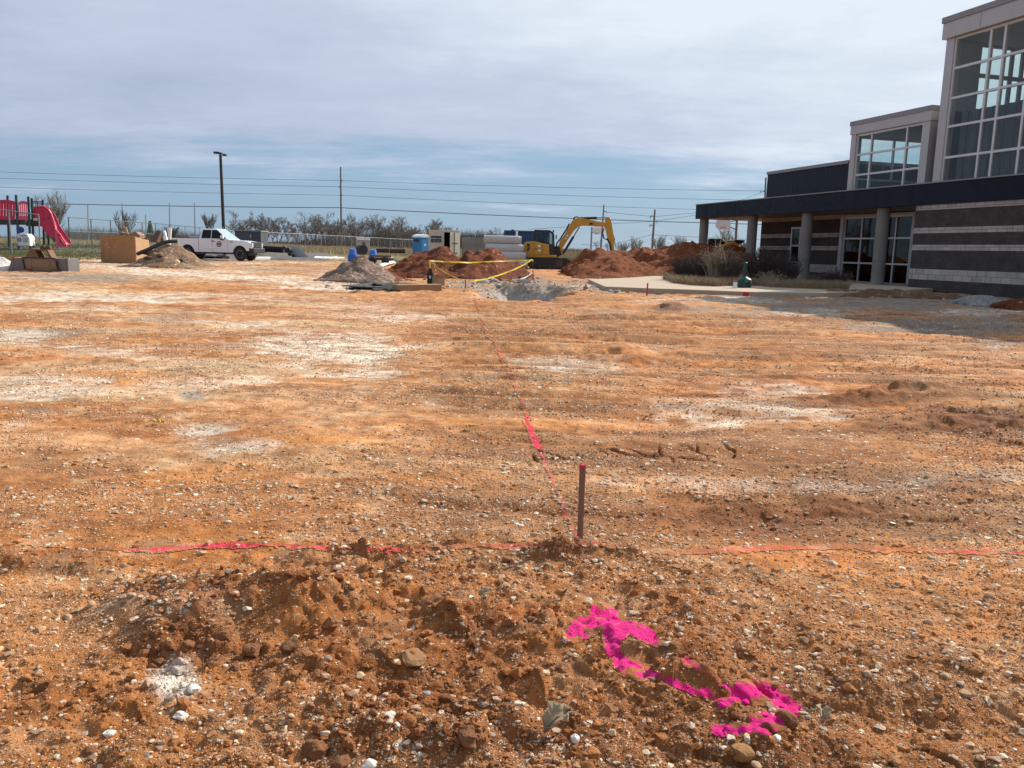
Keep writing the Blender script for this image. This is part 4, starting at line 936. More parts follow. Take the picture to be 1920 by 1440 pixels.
# ------------------------------------------------------------------ skid steer behind the columns
def skid_steer():
    Y = 49.0; K = F/Y; c = at(1345, 480, Y); t = thing('skid_steer', 'yellow and black skid steer loader behind the clay heap between the columns', 'loader', (c[0], Y, .55))
    X = lambda u: (u-1345)/K; z0 = at(1345, 480, Y)[2]-.55; Z = lambda v: (480-v)/K+z0
    def P(pts): return [(X(u), Z(v)) for u, v in pts]
    MB().prism(P([(1318,486),(1318,464),(1352,464),(1362,474),(1362,486)]), -.6, .6).build('body', M_YEL, t, bevel=.04)
    cb = MB().prism(P([(1323,466),(1324,450),(1328,448.5),(1349,449),(1354,453),(1357,460),(1354,466)]), -.5, .5).build('cab', M_BLACKP, t, bevel=.04)
    MB().prism(P([(1331,461),(1331,453),(1338,453),(1338,461)]), -.512, -.5).build('window', M_WIN, cb); MB().prism(P([(1344,461),(1344,453),(1350,453),(1352,460)]), -.512, -.5).build('window', M_WIN, cb)
    for y in (-.78, .62): MB().prism(P([(1315,472),(1318,466),(1350,459),(1372,452.5),(1382,451),(1384,454),(1376,459),(1384,466),(1380,468),(1368,461),(1350,465),(1325,471)]), y, y+.14).build('loader_arm', M_YEL, t, bevel=.02)
    MB().prism(P([(1366,452),(1372,450),(1388,450.5),(1384,455),(1378,458)]), -.8, .8).build('coupler', M_BLACKP, t)
    for x in (1324, 1352):
        for y in (-.8, .6): MB().lathe([(.2,-.12),(.38,-.12),(.40,0),(.38,.12),(.2,.12)], 18, Matrix.Translation((X(x), y+.1, Z(486))) @ Matrix.Rotation(R(90), 4, 'X')).build('wheel', M_RUBBER, t, smooth=40)
skid_steer()

# ------------------------------------------------------------------ storage container, portable toilet, roll-off, pipes
def text_obj(name, s, size, m, parent, loc, rot, ext=.004):
    cu = bpy.data.curves.new(name, 'FONT'); cu.body = s; cu.size = size; cu.extrude = ext; cu.align_x = 'CENTER'; cu.align_y = 'CENTER'
    tmp = bpy.data.objects.new('tmp', cu); col.objects.link(tmp); dg = bpy.context.evaluated_depsgraph_get(); me = bpy.data.meshes.new_from_object(tmp.evaluated_get(dg)); bpy.data.objects.remove(tmp)
    o = bpy.data.objects.new(name, me); col.objects.link(o); me.materials.clear(); me.materials.append(m); o.parent = parent; o.location = loc; o.rotation_euler = rot; return o
def container():
    Y = 65.0; c = at(833, 470, Y); t = thing('shipping_container', 'cream storage container with a dark sign and one door standing open', 'container', (c[0], Y, 0), R(6))
    M_C = mat('cream_container_paint', (.60, .55, .43), .6, 0, .08, 2, dirt=(.30, .24, .17), dirt_amt=.35)
    w = 1.22; m = MB()
    for y0, y1 in ((0, 6.0),):
        m.box(-w, -w+.06, 0, 6, .1, 2.5); m.box(w-.06, w, 0, 6, .1, 2.5); m.box(-w+.06, w-.06, 5.94, 6, .1, 2.5); m.box(-w, w, 0, 6, 2.5, 2.56); m.box(-w, w, 0, 6, .05, .1)
    b = m.build('shell', M_C, t)
    f = MB(); f.box(-w-.01, -w+.11, -.03, .1, 0, 2.6); f.box(w-.11, w+.01, -.03, .1, 0, 2.6); f.box(-w+.11, w-.11, -.03, .1, 2.45, 2.6); f.box(-w+.11, w-.11, -.03, .1, 0, .12); f.build('end_frame', M_C, t, bevel=.01)
    MB().box(-w+.06, w-.06, 2.2, 2.25, .1, 2.5).build('opening_shade_sheet', mat('opening_shade_black', (.006, .006, .006), .95), t)  # near-black sheet stands in for the shade inside the container
    d = MB().box(-w+.115, -.02, -.045, .0, .13, 2.44).build('door', M_C, t, bevel=.01)
    br = MB()
    for x in (-.62, -.18): br.tube([(x, -.085, .1), (x, -.085, 2.5)], .025, 8)
    br.build('lock_rod', M_C, d)
    sg = MB().box(-w+.17, -.25, -.115, -.10, 1.66, 2.14).build('sign', mat('navy_sign', (.010, .013, .045), .5), d)
    text_obj('sign_lettering', 'mobile mini', .17, M_PVC, sg, (-.66, -.118, 1.95), (R(90), 0, 0)); text_obj('sign_lettering', 'storage solutions', .08, M_PVC, sg, (-.66, -.118, 1.76), (R(90), 0, 0))
    # open leaf swung out
    M = Matrix.Translation((w-.06, -.05, 0)) @ Matrix.Rotation(R(41), 4, 'Z')
    d2 = MB().box(-.98, 0, -.05, 0, .13, 2.44, M).build('door', mat('lit_cream_paint', (.62, .58, .47), .6, 0, .08, 2, dirt=(.30, .24, .17), dirt_amt=.3), t); d2['label'] = 'open door leaf'  # open leaf's cream is lightened for the sun it catches
    br = MB()
    for x in (-.55,): br.box(x-.02, x+.02, -.085, -.05, .15, 2.42, M)
    for z in (.85, 1.62): br.box(-.78, -.2, -.09, -.05, z-.025, z+.025, M)
    br.build('lock_rod', M_DKMETAL, d2)
    m = MB()
    for k in range(24): m.box(w, w+.03, .1+k*.245, .22+k*.245, .15, 2.45)
    m.build('side_rib', M_C, t)
container()
def toilet():
    Y = 77.0; c = at(789, 484, Y); t = thing('portable_toilet', 'blue portable toilet with a white domed roof left of the cream container', 'portable toilet', (c[0], Y, at(789, 484, Y)[2]-.1), R(48))
    M_B1 = mat('toilet_blue', (.035, .20, .44), .5, 0, .08, 3)
    b = MB().box(-.55, .55, -.55, .55, .1, 2.0).build('cabin', M_B1, t, bevel=.02)
    m = MB().box(-.6, .6, -.6, .6, 0, .1); m.build('skid', M_BLACKP, t)
    r_ = MB(); prof = [(-.60, 2.0), (-.60, 2.06), (-.50, 2.17), (-.30, 2.27), (0, 2.31), (.30, 2.27), (.50, 2.17), (.60, 2.06), (.60, 2.0)]
    r_.prism(prof, -.60, .60); r_.build('roof', mat('translucent_white', (.82, .82, .82), .5), t, bevel=.03)
    d = MB().box(-.42, .42, -.57, -.55, .2, 1.92).build('door', M_B1, t); MB().box(-.1, .12, -.577, -.57, 1.25, 1.42).build('door_notice', M_PVC, d)
    d = MB()
    for z in (.6, 1.1, 1.55): d.box(.55, .57, -.42, .42, z, z+.05)
    d.build('side_rib', mat('toilet_blue_dark', (.02, .13, .34), .5), t)
    MB().box(-.57, -.55, -.35, .35, 1.6, 1.85).build('side_vent', M_BLACKP, t)
toilet()
def rolloff():
    Y = 68.0; a, b = at(946, 434, Y), at(1031, 434, Y)
    t = thing('dumpster', 'large dark blue roll-off dumpster behind the concrete pipes and excavator', 'dumpster', ((a[0]+b[0])/2, Y, 0), R(3)); L_ = (b[0]-a[0])/2; zt_ = a[2]-.02
    M_BD = mat('dumpster_blue', (.018, .065, .17), .5, 0, .15, 2, dirt=(.10, .10, .12), dirt_amt=.3)
    b_ = MB(); b_.box(-L_, L_, 0, .05, .2, zt_); b_.box(-L_, L_, 2.35, 2.4, .2, zt_); b_.box(-L_, -L_+.05, .05, 2.35, .2, zt_); b_.box(L_-.05, L_, .05, 2.35, .2, zt_); b_.box(-L_, L_, 0, 2.4, .15, .2); b_.build('bin', M_BD, t)
    m = MB()
    for k in range(11): x = -L_+.1+k*(2*L_-.2)/10; m.box(x-.05, x+.05, -.09, 0, .2, zt_)
    m.build('rib', M_BD, t); MB().box(-L_-.04, L_+.04, -.12, .0, zt_, zt_+.12).box(-L_+.55, -L_+.75, -.14, -.02, zt_+.12, zt_+.2).build('top_rail', M_BD, t)
rolloff()
def concrete_pipe(x, y, z, L_, lab):
    M = Matrix.Translation((x, y, z)) @ Matrix.Rotation(R(90), 4, 'Y'); R_ = .305
    t = MB().lathe([(.22, -L_/2+.02), (R_-.005, -L_/2), (R_, -L_/2+.02), (R_, L_/2-.14), (R_-.03, L_/2-.12), (R_-.03, L_/2), (.22, L_/2), (.22, -L_/2+.02)], 32, M)
    t.f = [f for f in t.f if len(f) == 4]
    o = t.build('concrete_pipe', M_PIPEC, smooth=35); return tag(o, lab, 'concrete pipe', 'stacked concrete pipes')
Yp = 52.5; tier = ((945, 451.5, 66), (947, 467, 68), (968, 481.5, 42), (975, 496, 38))
names = ('topmost pale concrete drain pipe of the stack beside the excavator', 'second concrete drain pipe from the top of the stack beside the excavator', 'third concrete drain pipe from the top of the stack beside the excavator', 'lowest concrete drain pipe of the stack, half hidden by red soil')
for k, ((u, v, wpx), lb) in enumerate(zip(tier, names)):
    yk = Yp+.9-.30*k; L_ = 2.44
    ur = {0: 978, 1: 981, 2: 985, 3: 988.5}[k]; p = at(ur, v, yk); concrete_pipe(p[0]-L_/2, yk, max(p[2], .3) if k < 3 else .30+ground_z(p[0], yk), L_, lb)
    if k in (1, 2, 3):
        for j in range(1, k+1):
            q = concrete_pipe(p[0]-L_/2+.05, yk+j*.615, max(p[2], .3) if k < 3 else .30+ground_z(p[0], yk), L_, 'concrete drain pipe behind the front row of the stack')
# grey board fence right of the container
def board_fence():
    Y = 66.5; a, b = at(866, 444, Y), at(935, 443, Y); t = thing('board_fence', 'tall grey weathered board fence between the container and the concrete pipes', 'fence', (a[0], Y, 0))
    L_ = b[0]-a[0]; n = 26; h = a[2]
    m = MB()
    for k in range(n): m.box(k*L_/n+.008, (k+1)*L_/n-.008, -.012+.01*(k % 3), .012+.01*(k % 3), 0, h+rnd.uniform(-.04, .04))
    m.build('board_panel', M_GREYW, t)
    MB().box(0, L_, .05, .12, .4, .5).box(0, L_, .05, .12, h-.5, h-.4).build('rail', M_GREYW, t)
board_fence()

# ------------------------------------------------------------------ poles, wires, lamp
def lamp_post():
    Y = 62.0; p = at(420, 440, Y); top = at(416.5, 287, Y)[2]; t = thing('lamp_post', 'tall dark parking lot lamp post with two box heads behind the pickup', 'lamp post', (p[0], Y, ground_z(p[0], Y)))
    h = top-ground_z(p[0], Y); MB().tube([(0,0,0), (-.03,0,h*.5), (-.06,0,h-.1)], [.125, .115, .10], 10).build('pole', M_LAMPM, t, smooth=40)
    MB().cbox((-.27, -.1, h), (.44, .32, .15), (0, R(2), 0)).build('lamp_head', M_LAMPM, t, bevel=.02); MB().cbox((.13, .35, h-.10), (.24, .42, .14)).build('lamp_head', M_LAMPM, t, bevel=.02)
    MB().cbox((-.08, 0, h-.02), (.3, .16, .1)).build('bracket', M_LAMPM, t); MB().cbox((-.03, -.13, h*.27), (.12, .03, .12)).build('hand_hole_cover', M_GALV, t)
lamp_post()
def pole(u0, v0, u1, v1, Y, r, label, arms=(), grp='utility poles', lab_kind='utility pole', mt=None):
    a, b = at(u1, v1, Y), at(u0, v0, Y); z0 = min(ground_z(a[0], Y), a[2]); t = thing('utility_pole', label, lab_kind, (a[0], Y, z0), 0, grp)
    dx = b[0]-a[0]; h = b[2]-z0; MB().tube([(0,0,-.2), (dx*.5,0,h*.5), (dx,0,h)], [r*1.15, r, r*.75], 8).build('pole', mt or M_POLE, t, smooth=40)
    for v, du in arms:
        p = at(u0, v, Y); z = p[2]-z0; x = dx*z/h; L_ = du*Y/F
        ar = MB().tube([(x, 0, z), (x+L_, 0, z+.08)], .05, 6).build('crossarm', mt or M_POLE, t); MB().lathe([(.04,0),(.09,.06),(.05,.12),(.09,.18),(.04,.24)], 8, Matrix.Translation((x+L_, 0, z-.2))).build('insulator', M_STEEL, ar)
    return t
YU = 150.0
pole(638.7, 313, 640.2, 463, YU, .17, 'tall utility pole standing alone left of the blue toilet', [(338.5, 3), (350, -3), (366, 3), (390, 4)])
pole(1436, 333, 1431, 470, YU, .2, 'utility pole rising behind the left end of the navy roof box', [(359, -9), (376, -9)])
pole(1132.5, 384, 1126, 470, 120, .12, 'utility pole hidden behind the excavator stick', [(397, 6)])
pole(1228, 393, 1222, 470, 95, .13, 'utility pole with three short arms right of the excavator', [(406, -7), (415, 6), (423, -7)])
for u, v, lb in ((164.5, 384, 'leftmost thin field light pole above the far fence'), (229, 382, 'thin field light pole rising out of the small bare tree'), (317.5, 381, 'thin field light pole above the white pvc pipes'), (364.5, 381, 'thin field light pole right behind the pickup cab'), (273, 402, 'short thin pole above the plywood crate')):
    pole(u, v, u+1.2, 446, 130, .09, lb, (), 'field light poles', 'light pole', M_STEEL)
def wire(pts, Y, r, lab, grp):
    P = [Vector(at(u, v, Y)) for u, v in pts]; cu = []
    for i in range(len(P)-1):
        for k in range(10):
            s = k/10; cu.append(P[i].lerp(P[i+1], s)-Vector((0, 0, 4*s*(1-s)*(P[i]-P[i+1]).length*.0035)))
    cu.append(P[-1]); o = MB().tube(cu, r, 4, True).build('power_line', mat('wire', (.06, .06, .065), .6), fix=False); tag(o, lab, 'power line', grp)
for lab, pts, r in (('highest power line over the site', [(-260,312),(638.9,338.5),(1436,358)], .028), ('second highest power line over the site', [(-260,324),(639,350),(1436,376)], .028), ('third highest power line over the site', [(-260,341),(639.2,366),(1436,396)], .028), ('thick lowest power line over the site', [(-260,372),(639.5,389.5),(1436,421)], .06)):
    wire(pts, YU-.1, r, lab, 'long power lines')
wire([(1132,397),(1227,406),(1330,396),(1436,358)], 96, .018, 'slanting thin wire from the three armed pole up to the roof box', 'thin wires'); wire([(990,430),(1132,420),(1226,415),(1330,399)], 96, .018, 'slanting thin wire behind the excavator boom', 'thin wires'); wire([(1090,458),(1133,462),(1222,440),(1440,450)], 96, .018, 'lowest thin wire above the right hand shrubs', 'thin wires')

# ------------------------------------------------------------------ chain-link fences
def chain_mat(name, dens, period, c):
    b = NB(name); b.N.remove(b.bsdf); P = b.tc.outputs['Object']; s = b.N.new('ShaderNodeSeparateXYZ'); b.L.new(P, s.inputs[0])
    f = None
    for sg in (1, -1):
        q = b.math('ADD', b.math('MULTIPLY', s.outputs[0], 1/period), b.math('MULTIPLY', s.outputs[2], sg/period)); k = b.math('LESS_THAN', b.math('FRACT', q), dens); f = k if f is None else b.math('MAXIMUM', f, k)
    tr = b.N.new('ShaderNodeBsdfTransparent'); df = b.N.new('ShaderNodeBsdfDiffuse'); df.inputs[0].default_value = c4(c)
    mx = b.N.new('ShaderNodeMixShader'); b.L.new(f, mx.inputs[0]); b.L.new(tr.outputs[0], mx.inputs[1]); b.L.new(df.outputs[0], mx.inputs[2]); b.L.new(mx.outputs[0], b.out.inputs[0]); return b.m
M_CHAIN = chain_mat('chain_link', .045, .07, (.26, .265, .27)); M_CHAIND = chain_mat('chain_link_dark', .06, .07, (.20, .23, .22))
def chain_fence(p0, p1, Y0, Y1, n, label, zb=None, r=.03, dark=False, mid=False, grp='chain link fences'):
    a, b = at(p0[0], p0[1], Y0), at(p1[0], p1[1], Y1); za = ground_z(a[0], a[1]) if zb is None else zb; zb_ = ground_z(b[0], b[1]) if zb is None else zb
    v = Vector((b[0]-a[0], b[1]-a[1], 0)); L_ = v.length; t = thing('chain_link_fence', label, 'fence', (a[0], a[1], 0), math.atan2(v.y, v.x), grp)
    mt = mat('green_fence_steel', (.09, .12, .11), .5) if dark else M_GALV
    for k in range(n+1):
        s = k/n; MB().tube([(s*L_, 0, za+(zb_-za)*s-.1), (s*L_, 0, a[2]+(b[2]-a[2])*s)], r, 7).build('post', mt, t)
    MB().tube([(0, 0, a[2]), (L_, 0, b[2])], r*.8, 7).build('top_rail', mt, t)
    if mid: MB().tube([(0, .02, (a[2]+za)*.52), (L_, .02, (b[2]+zb_)*.52)], r*.7, 7).build('mid_rail', mt, t)
    MB().quad((0, 0, za), (L_, 0, zb_), (L_, 0, b[2]), (0, 0, a[2])).build('mesh_fabric', M_CHAIND if dark else M_CHAIN, t)
chain_fence((430,432), (776,449.5), 92, 128, 12, 'long grey chain link fence running from the pickup to the blue toilet', r=.035)
chain_fence((128,407.5), (291,419), 66, 92, 5, 'tall dark chain link backstop fence between playground and plywood crate', dark=True, mid=True, r=.045)
chain_fence((291,419), (430,432), 92, 92, 5, 'low chain link fence seen behind the pickup bed', r=.03)
chain_fence((-40,388), (72,402.5), 52, 52, 2, 'grey chain link fence in front of the playground', r=.045)
MB_ = None

# ------------------------------------------------------------------ playground
def playground():
    Y = 60.0; c = at(60, 464, Y); gz = ground_z(c[0], Y); t = thing('playground', 'red and green playground tower with a curved red slide', 'playground', (c[0], Y, gz))
    def Lc(u, v, y): p = at(u, v, Y+y); return p[0]-c[0], p[2]-gz
    def P(pts, y): return [Lc(u, v, y) for u, v in pts]
    M_G = mat('green_post', (.012, .055, .042), .5, 0, .1, 3); M_P = mat('red_plastic', (.60, .028, .085), .45, 0, .08, 2); M_PK = mat('bright_pink_plastic', (.80, .085, .17), .4, 0, .06, 2); M_DR = mat('dark_red_plastic', (.36, .014, .045), .45, 0, .1, 2); M_DG = mat('deck_brown', (.05, .035, .035), .7); M_PB = mat('purple_blue', (.05, .05, .25), .5)  # brighter pink for one front panel, the slide end and slide edge
    for u, v, ub, y in ((14, 366.5, 17, .9), (30, 365.5, 35, -.6), (53, 368.5, 57, -.6), (59.5, 371.5, 63, .3), (80, 374.5, 83, 1.2), (88, 389, 92, 1.6), (-12, 366, -10, .9), (-16, 366, -14, -.6)):
        a, b = Lc(ub, 466, y), Lc(u, v, y); MB().tube([(a[0], y, -.15), (b[0], y, b[1])], .085, 10).build('post', M_G, t, smooth=40)
    MB().prism(P([(-30, 421), (-30, 411), (55, 411), (55, 421)], 0), -.5, .8).build('deck', M_DG, t); MB().prism(P([(55, 424), (55, 412), (82, 412), (82, 424)], .6), .2, 1.2).build('deck', M_DG, t)
    def panel(u0, u1, v0, v1, n, y, m_):      # arched barrier panel with slots
        m = MB(); w = (u1-u0)/(2*n+1); arc = lambda u: v0+3.2*(2*(u-u0)/(u1-u0)-1)**2; vt = lambda u: arc(u)+5.5
        m.prism(P([(u0, v1), (u0, v1-7), (u1, v1-7), (u1, v1)], y), y, y+.06)
        k = 12; top = [(u0+(u1-u0)*i/k, arc(u0+(u1-u0)*i/k)) for i in range(k+1)]; bot = [(u0+(u1-u0)*i/k, vt(u0+(u1-u0)*i/k)) for i in range(k, -1, -1)]; m.prism(P(top+bot, y), y, y+.06)
        for i in range(n+1): a = u0+2*i*w; m.prism(P([(a, v1-7), (a+w, v1-7), (a+w, vt(a+w/2)), (a, vt(a+w/2))], y), y+.005, y+.055)
        m.build('barrier_panel', m_, t)
    panel(34, 53.5, 376.5, 412, 5, -.62, M_PK); panel(-14, 28, 374.5, 412, 7, -.55, M_P); panel(-10, 28, 377, 412, 4, .9, M_DR)
    MB().prism(P([(62, 389), (67, 387.5), (72, 389), (73, 411), (62, 411)], .5), .5, .56).build('barrier_panel', M_P, t)
    MB().prism(P([(61, 379.5), (61, 377.5), (82, 377.5), (82, 379.5)], .3), .3, .36).prism(P([(69.5, 389), (69.5, 379.5), (71, 379.5), (71, 389)], .3), .3, .36).build('hand_rail', M_PB, t)
    path = [(80, 392, 1.0), (88, 397, .9), (95, 406, .75), (100, 417, .55), (104, 428, .35), (110, 437, .1), (117, 446, -.1), (122, 453, -.25), (126, 459, -.35)]
    V = []; n = 9                            # slide: curved trough built from cross sections
    for u, v, y in path:
        q = Lc(u, v, y)
        for k in range(n): a = math.pi*k/(n-1); V.append((q[0]+.10*math.cos(a), y+.38*math.cos(a), q[1]-.30*math.sin(a)+.22))
    fs = [(i*n+k, i*n+k+1, (i+1)*n+k+1, (i+1)*n+k) for i in range(len(path)-1) for k in range(n-1)]
    o = MB().add(V, fs).build('slide', M_DR, t, smooth=True); s_ = o.modifiers.new('thick', 'SOLIDIFY'); s_.thickness = .06; s_.offset = 0
    y = -.2; g_ = MB().prism(P([(66,410),(66,389),(72,387.6),(79,387),(85,389),(90.5,393.5),(95,400.5),(98.5,411),(101,422),(104,433),(105,446),(100,447),(92,443),(84,434),(76,421),(70,413)], y), y, y+.06).build('slide_guard', M_P, t)
    hl = MB()
    for u, v, r_ in ((80, 396.5, .085), (82, 410, .085), (91, 409, .08)): q = Lc(u, v, y); hl.lathe([(r_, 0), (r_, .006)], 14, Matrix.Translation((q[0], y, q[1])) @ Matrix.Rotation(R(90), 4, 'X'))
    hl.build('guard_hole', M_DR, g_)
    y = -.45; lo_ = MB().prism(P([(102.5,427),(105.5,431),(109,434.5),(114,441),(119,449),(123,456),(125.5,462.5),(106,462.5),(104.5,452),(103,440)], y), y, y+.06).build('slide_end_panel', M_PK, t); hl = MB()
    for u, v in ((111, 441), (113.5, 452.5)): q = Lc(u, v, y); hl.lathe([(.085, 0), (.085, .006)], 14, Matrix.Translation((q[0], y, q[1])) @ Matrix.Rotation(R(90), 4, 'X'))
    hl.build('guard_hole', M_DR, lo_)
    y = -.24; pts = []
    for u, v in ((72,387.4),(79,386.6),(85,388.4),(91,393),(95.6,400),(99.3,410.5),(102,421.5),(105,429.5)): q = Lc(u, v, y); pts.append((q[0], y, q[1]))
    MB().tube(pts, .06, 7).build('slide_edge', M_PK, t)
    MB().prism(P([(62.5, 413.5), (62.5, 409), (70, 409), (70, 413.5)], -.25), -.25, -.22).build('warning_plate', M_PVC, t)
    q = Lc(41, 431, -.5); MB().lathe([(.02, 0), (.2, .03), (.22, .1), (.02, .14)], 14, Matrix.Translation((q[0], -.5, q[1])) @ Matrix.Rotation(R(90), 4, 'X')).build('play_disc', M_PB, t)
    MB().prism(P([(33.5, 464), (33.5, 424), (37, 424), (37.5, 464)], -.75), -.75, -.70).build('ladder_panel', M_PB, t)
playground()
def playhouse():
    Y = 58.5; K = F/Y; c = at(50, 461, Y); gz = ground_z(c[0], Y); t = thing('toy_playhouse', 'small white plastic toy car house under the playground deck', 'playhouse', (c[0], Y, max(gz, c[2])))
    X = lambda u: (u-50)/K; Z = lambda v: (461-v)/K; Pp = [(38.5,461),(38.5,447),(39,439.5),(57,439),(61.5,446),(61,452),(61.5,461)]
    b = MB().prism([(X(u), Z(v)) for u, v in Pp], -.35, .35).build('shell', M_PVC, t, bevel=.03)
    w = MB()
    for z0 in (446.5, 449.5, 452.5): w.box(X(49.5), X(58.5), -.362, -.35, Z(z0+1.6), Z(z0))
    for k in range(4): w.box(X(46+k*2.8), X(47.6+k*2.8), -.362, -.35, Z(444), Z(441.5))
    w.build('window_slot', M_STEEL, b); MB().lathe([(.16, 0), (.16, .01)], 14, Matrix.Translation((X(43), -.35, Z(450))) @ Matrix.Rotation(R(90), 4, 'X')).build('round_door', M_STEEL, b)
playhouse()

# ------------------------------------------------------------------ loader bucket, digging bucket, plywood crate, debris
def buckets():
    Y = 30.2; K = F/Y; c = at(80, 508, Y); t = thing('loader_bucket', 'wide grey and rusty loader bucket lying face down in front', 'bucket', (c[0], Y, .0))
    X = lambda u: (u-80)/K; Z = lambda v: (508.5-v)/K
    m = MB().prism([(X(23),0),(X(33),Z(484)),(X(38),Z(484)),(X(38),0)], -.25, .55)
    m.box(X(38), X(132), -.30, -.26, 0, Z(484.5)); m.box(X(38), X(132), -.26, .5, Z(485.5), Z(484.5)); m.box(X(131), X(136), -.28, .5, 0, Z(484)); b = m.build('shell', mat('worn_grey_steel', (.17, .165, .16), .5, .4, .3, 4, dirt=(.24, .18, .12), dirt_amt=.6), t, bevel=.01)
    p = MB().box(X(56), X(116), -.33, -.302, .03, Z(486)).build('mount_plate', mat('rusty_tan_steel', (.30, .20, .12), .7, .2, .25, 3, dirt=(.16, .09, .05), dirt_amt=.6), t)
    r = MB().prism([(X(53.5),Z(485)),(X(55.5),Z(485)),(X(59.5),.03),(X(57.5),.03)], -.37, -.33); r.prism([(X(114),Z(485)),(X(116),Z(485)),(X(120),.03),(X(118),.03)], -.37, -.33); r.box(X(54), X(115), -.37, -.33, Z(484.8), Z(483)); r.build('mount_rail', M_DKMETAL, t)
    MB().box(X(70), X(70.5), -.336, -.33, .05, Z(487)).box(X(103), X(103.5), -.336, -.33, .05, Z(487)).box(X(70), X(103), -.336, -.33, .12, .13).build('weld_seam', M_RUST, p)
    MB().box(X(60), X(70), -.42, -.33, .0, .09).box(X(108), X(120), -.42, -.33, .0, .10).build('mount_lug', M_RUST, t)
    Y = 32.6; K2 = F/Y; c = at(78, 485, Y); t = thing('digging_bucket', 'narrow brown digging bucket standing behind the wide loader bucket', 'bucket', (c[0], Y, .22), R(8))
    X = lambda u: (u-78)/K2; Z = lambda v: (488-v)/K2
    for y in (-.3, .26): MB().prism([(X(51),0),(X(60),Z(468)),(X(66),Z(461.5)),(X(72),Z(462)),(X(84),0)], y, y+.04).build('side_plate', M_RUST, t)
    MB().prism([(X(51),0),(X(60),Z(468)),(X(66),Z(461.5)),(X(94),Z(463)),(X(106),0),(X(101),0),(X(92),Z(466)),(X(68),Z(464)),(X(62),Z(469)),(X(54),0)], -.26, .26).build('shell', M_RUST, t)
    for u in (83, 92): MB().lathe([(.06,-.05),(.10,-.05),(.10,.05),(.06,.05)], 12, Matrix.Translation((X(u), -.05, Z(459.5))) @ Matrix.Rotation(R(90), 4, 'X')).build('pin_ear', M_RUST, t)
buckets()
def crate():
    Y = 44.0; K = F/Y; a, b = at(190, 493, Y), at(255, 494, Y-.25); z1 = at(190, 441.5, Y)[2]
    t = thing('plywood_crate', 'big stained plywood box with light scrapes beside the topsoil heap', 'crate', (b[0], b[1], ground_z(b[0], b[1])), math.atan2(b[1]-a[1], b[0]-a[0])); L_ = math.hypot(b[0]-a[0], b[1]-a[1]); H_ = z1-ground_z(a[0], Y)
    M_PLY = mat('stained_plywood', (.34, .185, .08), .8, 0, .3, 3.2, .003, 50, dirt=(.20, .105, .05), dirt_amt=.8); M_PLY2 = mat('sunlit_plywood', (.44, .27, .14), .8, 0, .25, 3.5, .003, 50, dirt=(.26, .14, .07), dirt_amt=.6)  # side board and batten get lighter plywood, sunlight painted into the colour
    MB().box(-L_, 0, 0, .03, 0, H_).build('front_board', M_PLY, t)
    m = MB(); m.prism([(0,0)]*0 or [(0, 0), (1.25, 0), (1.25, H_-.22), (0, H_-.05)], -.03, 0, Matrix.Rotation(R(90), 4, 'Z') @ Matrix.Translation((.03, 0, 0))); m.build('side_board', M_PLY2, t)
    MB().box(-L_, 0, 1.2, 1.23, 0, H_-.1).box(-L_, -L_+.03, .03, 1.2, 0, H_-.1).box(-L_+.03, -.03, .03, 1.2, .05, H_-.25).build('inner_board', M_PLY, t)
    s = MB()
    for x, z, l, r in ((-1.62, .98, .24, 35), (-1.50, .80, .12, 20), (-1.12, .83, .07, 80), (-1.25, .55, .10, 60)): s.cbox((x, -.004, z), (l, .008, .022), (0, R(-r), 0))
    s.build('scrape', mat('bare_wood', (.62, .45, .28), .8), t)
    MB().box(-.012, .035, -.012, -.0005, 0, H_-.03).build('corner_batten', M_PLY2, t)
    tt = MB().tube([(0, 0, 0), (.02, 0, .32), (-.04, 0, .60)], [.075, .07, .06], 9).tube([(-.03, 0, .52), (-.13, .02, .60), (-.16, .02, .68)], [.05, .04, .03], 7).build('wood_log', M_WOOD); p = at(237.5, 443, Y+.6); tt.location = (p[0], p[1], p[2]-.12); tag(tt, 'short sawn log with a stub branch standing on the plywood box', 'log')
    sl = MB(); p0 = at(222, 444, Y+.3); p1 = at(262, 445, Y+.3); w = p1[0]-p0[0]
    sl.prism([(0,0),(w,-.05),(w,.12),(w*.83,.30),(w*.62,.27),(w*.5,.18),(0,.28)], 0, .7); o = sl.build('stone_slab', dirt_material('broken_slab', ((.20, .12, .10), (.34, .22, .17), (.62, .52, .42)), (.7, .62, .5), .2, 9), bevel=.03); o.location = p0; tag(o, 'broken brown and cream slab lying on top of the plywood box', 'slab')
crate()
def stick(name, pts, Y, r, m, lab, cat, n=8, grp=None, taper=.9):
    P = [tuple(at(u, v, Y+dy)) for u, v, dy in pts]; o = MB().tube(P, [r*(1-(1-taper)*i/(len(P)-1)) for i in range(len(P))], n).build(name, m, smooth=40); return tag(o, lab, cat, grp)
stick('pvc_pipe', [(317,459,0),(319.3,427,0)], 39.0, .085, M_PVC, 'tallest white pvc pipe stuck upright in the topsoil heap', 'pipe', grp='white pvc pipes', taper=1)
stick('pvc_pipe', [(314,458,-.1),(308,434,.1)], 39.1, .07, M_PVC, 'leaning white pvc pipe left of the tallest one', 'pipe', grp='white pvc pipes', taper=1)
stick('pvc_pipe', [(311,457,-.2),(307,443,-.1)], 39.0, .05, M_PVC, 'shortest stub of white pvc pipe at the heap top', 'pipe', grp='white pvc pipes', taper=1)
stick('drain_hose', [(258,476,0),(275,469,-.2),(292,461,-.3),(306,455,-.3),(318,452.5,-.2),(332,452.5,0)], 38.6, .09, M_BLACKP, 'black corrugated hose draped over the topsoil heap', 'hose', taper=1)
stick('timber_post', [(290,452,0),(300,434,.2)], 40.0, .26, M_WOODD, 'dark slanted timber sticking up behind the heap', 'timber', 4, taper=.5)
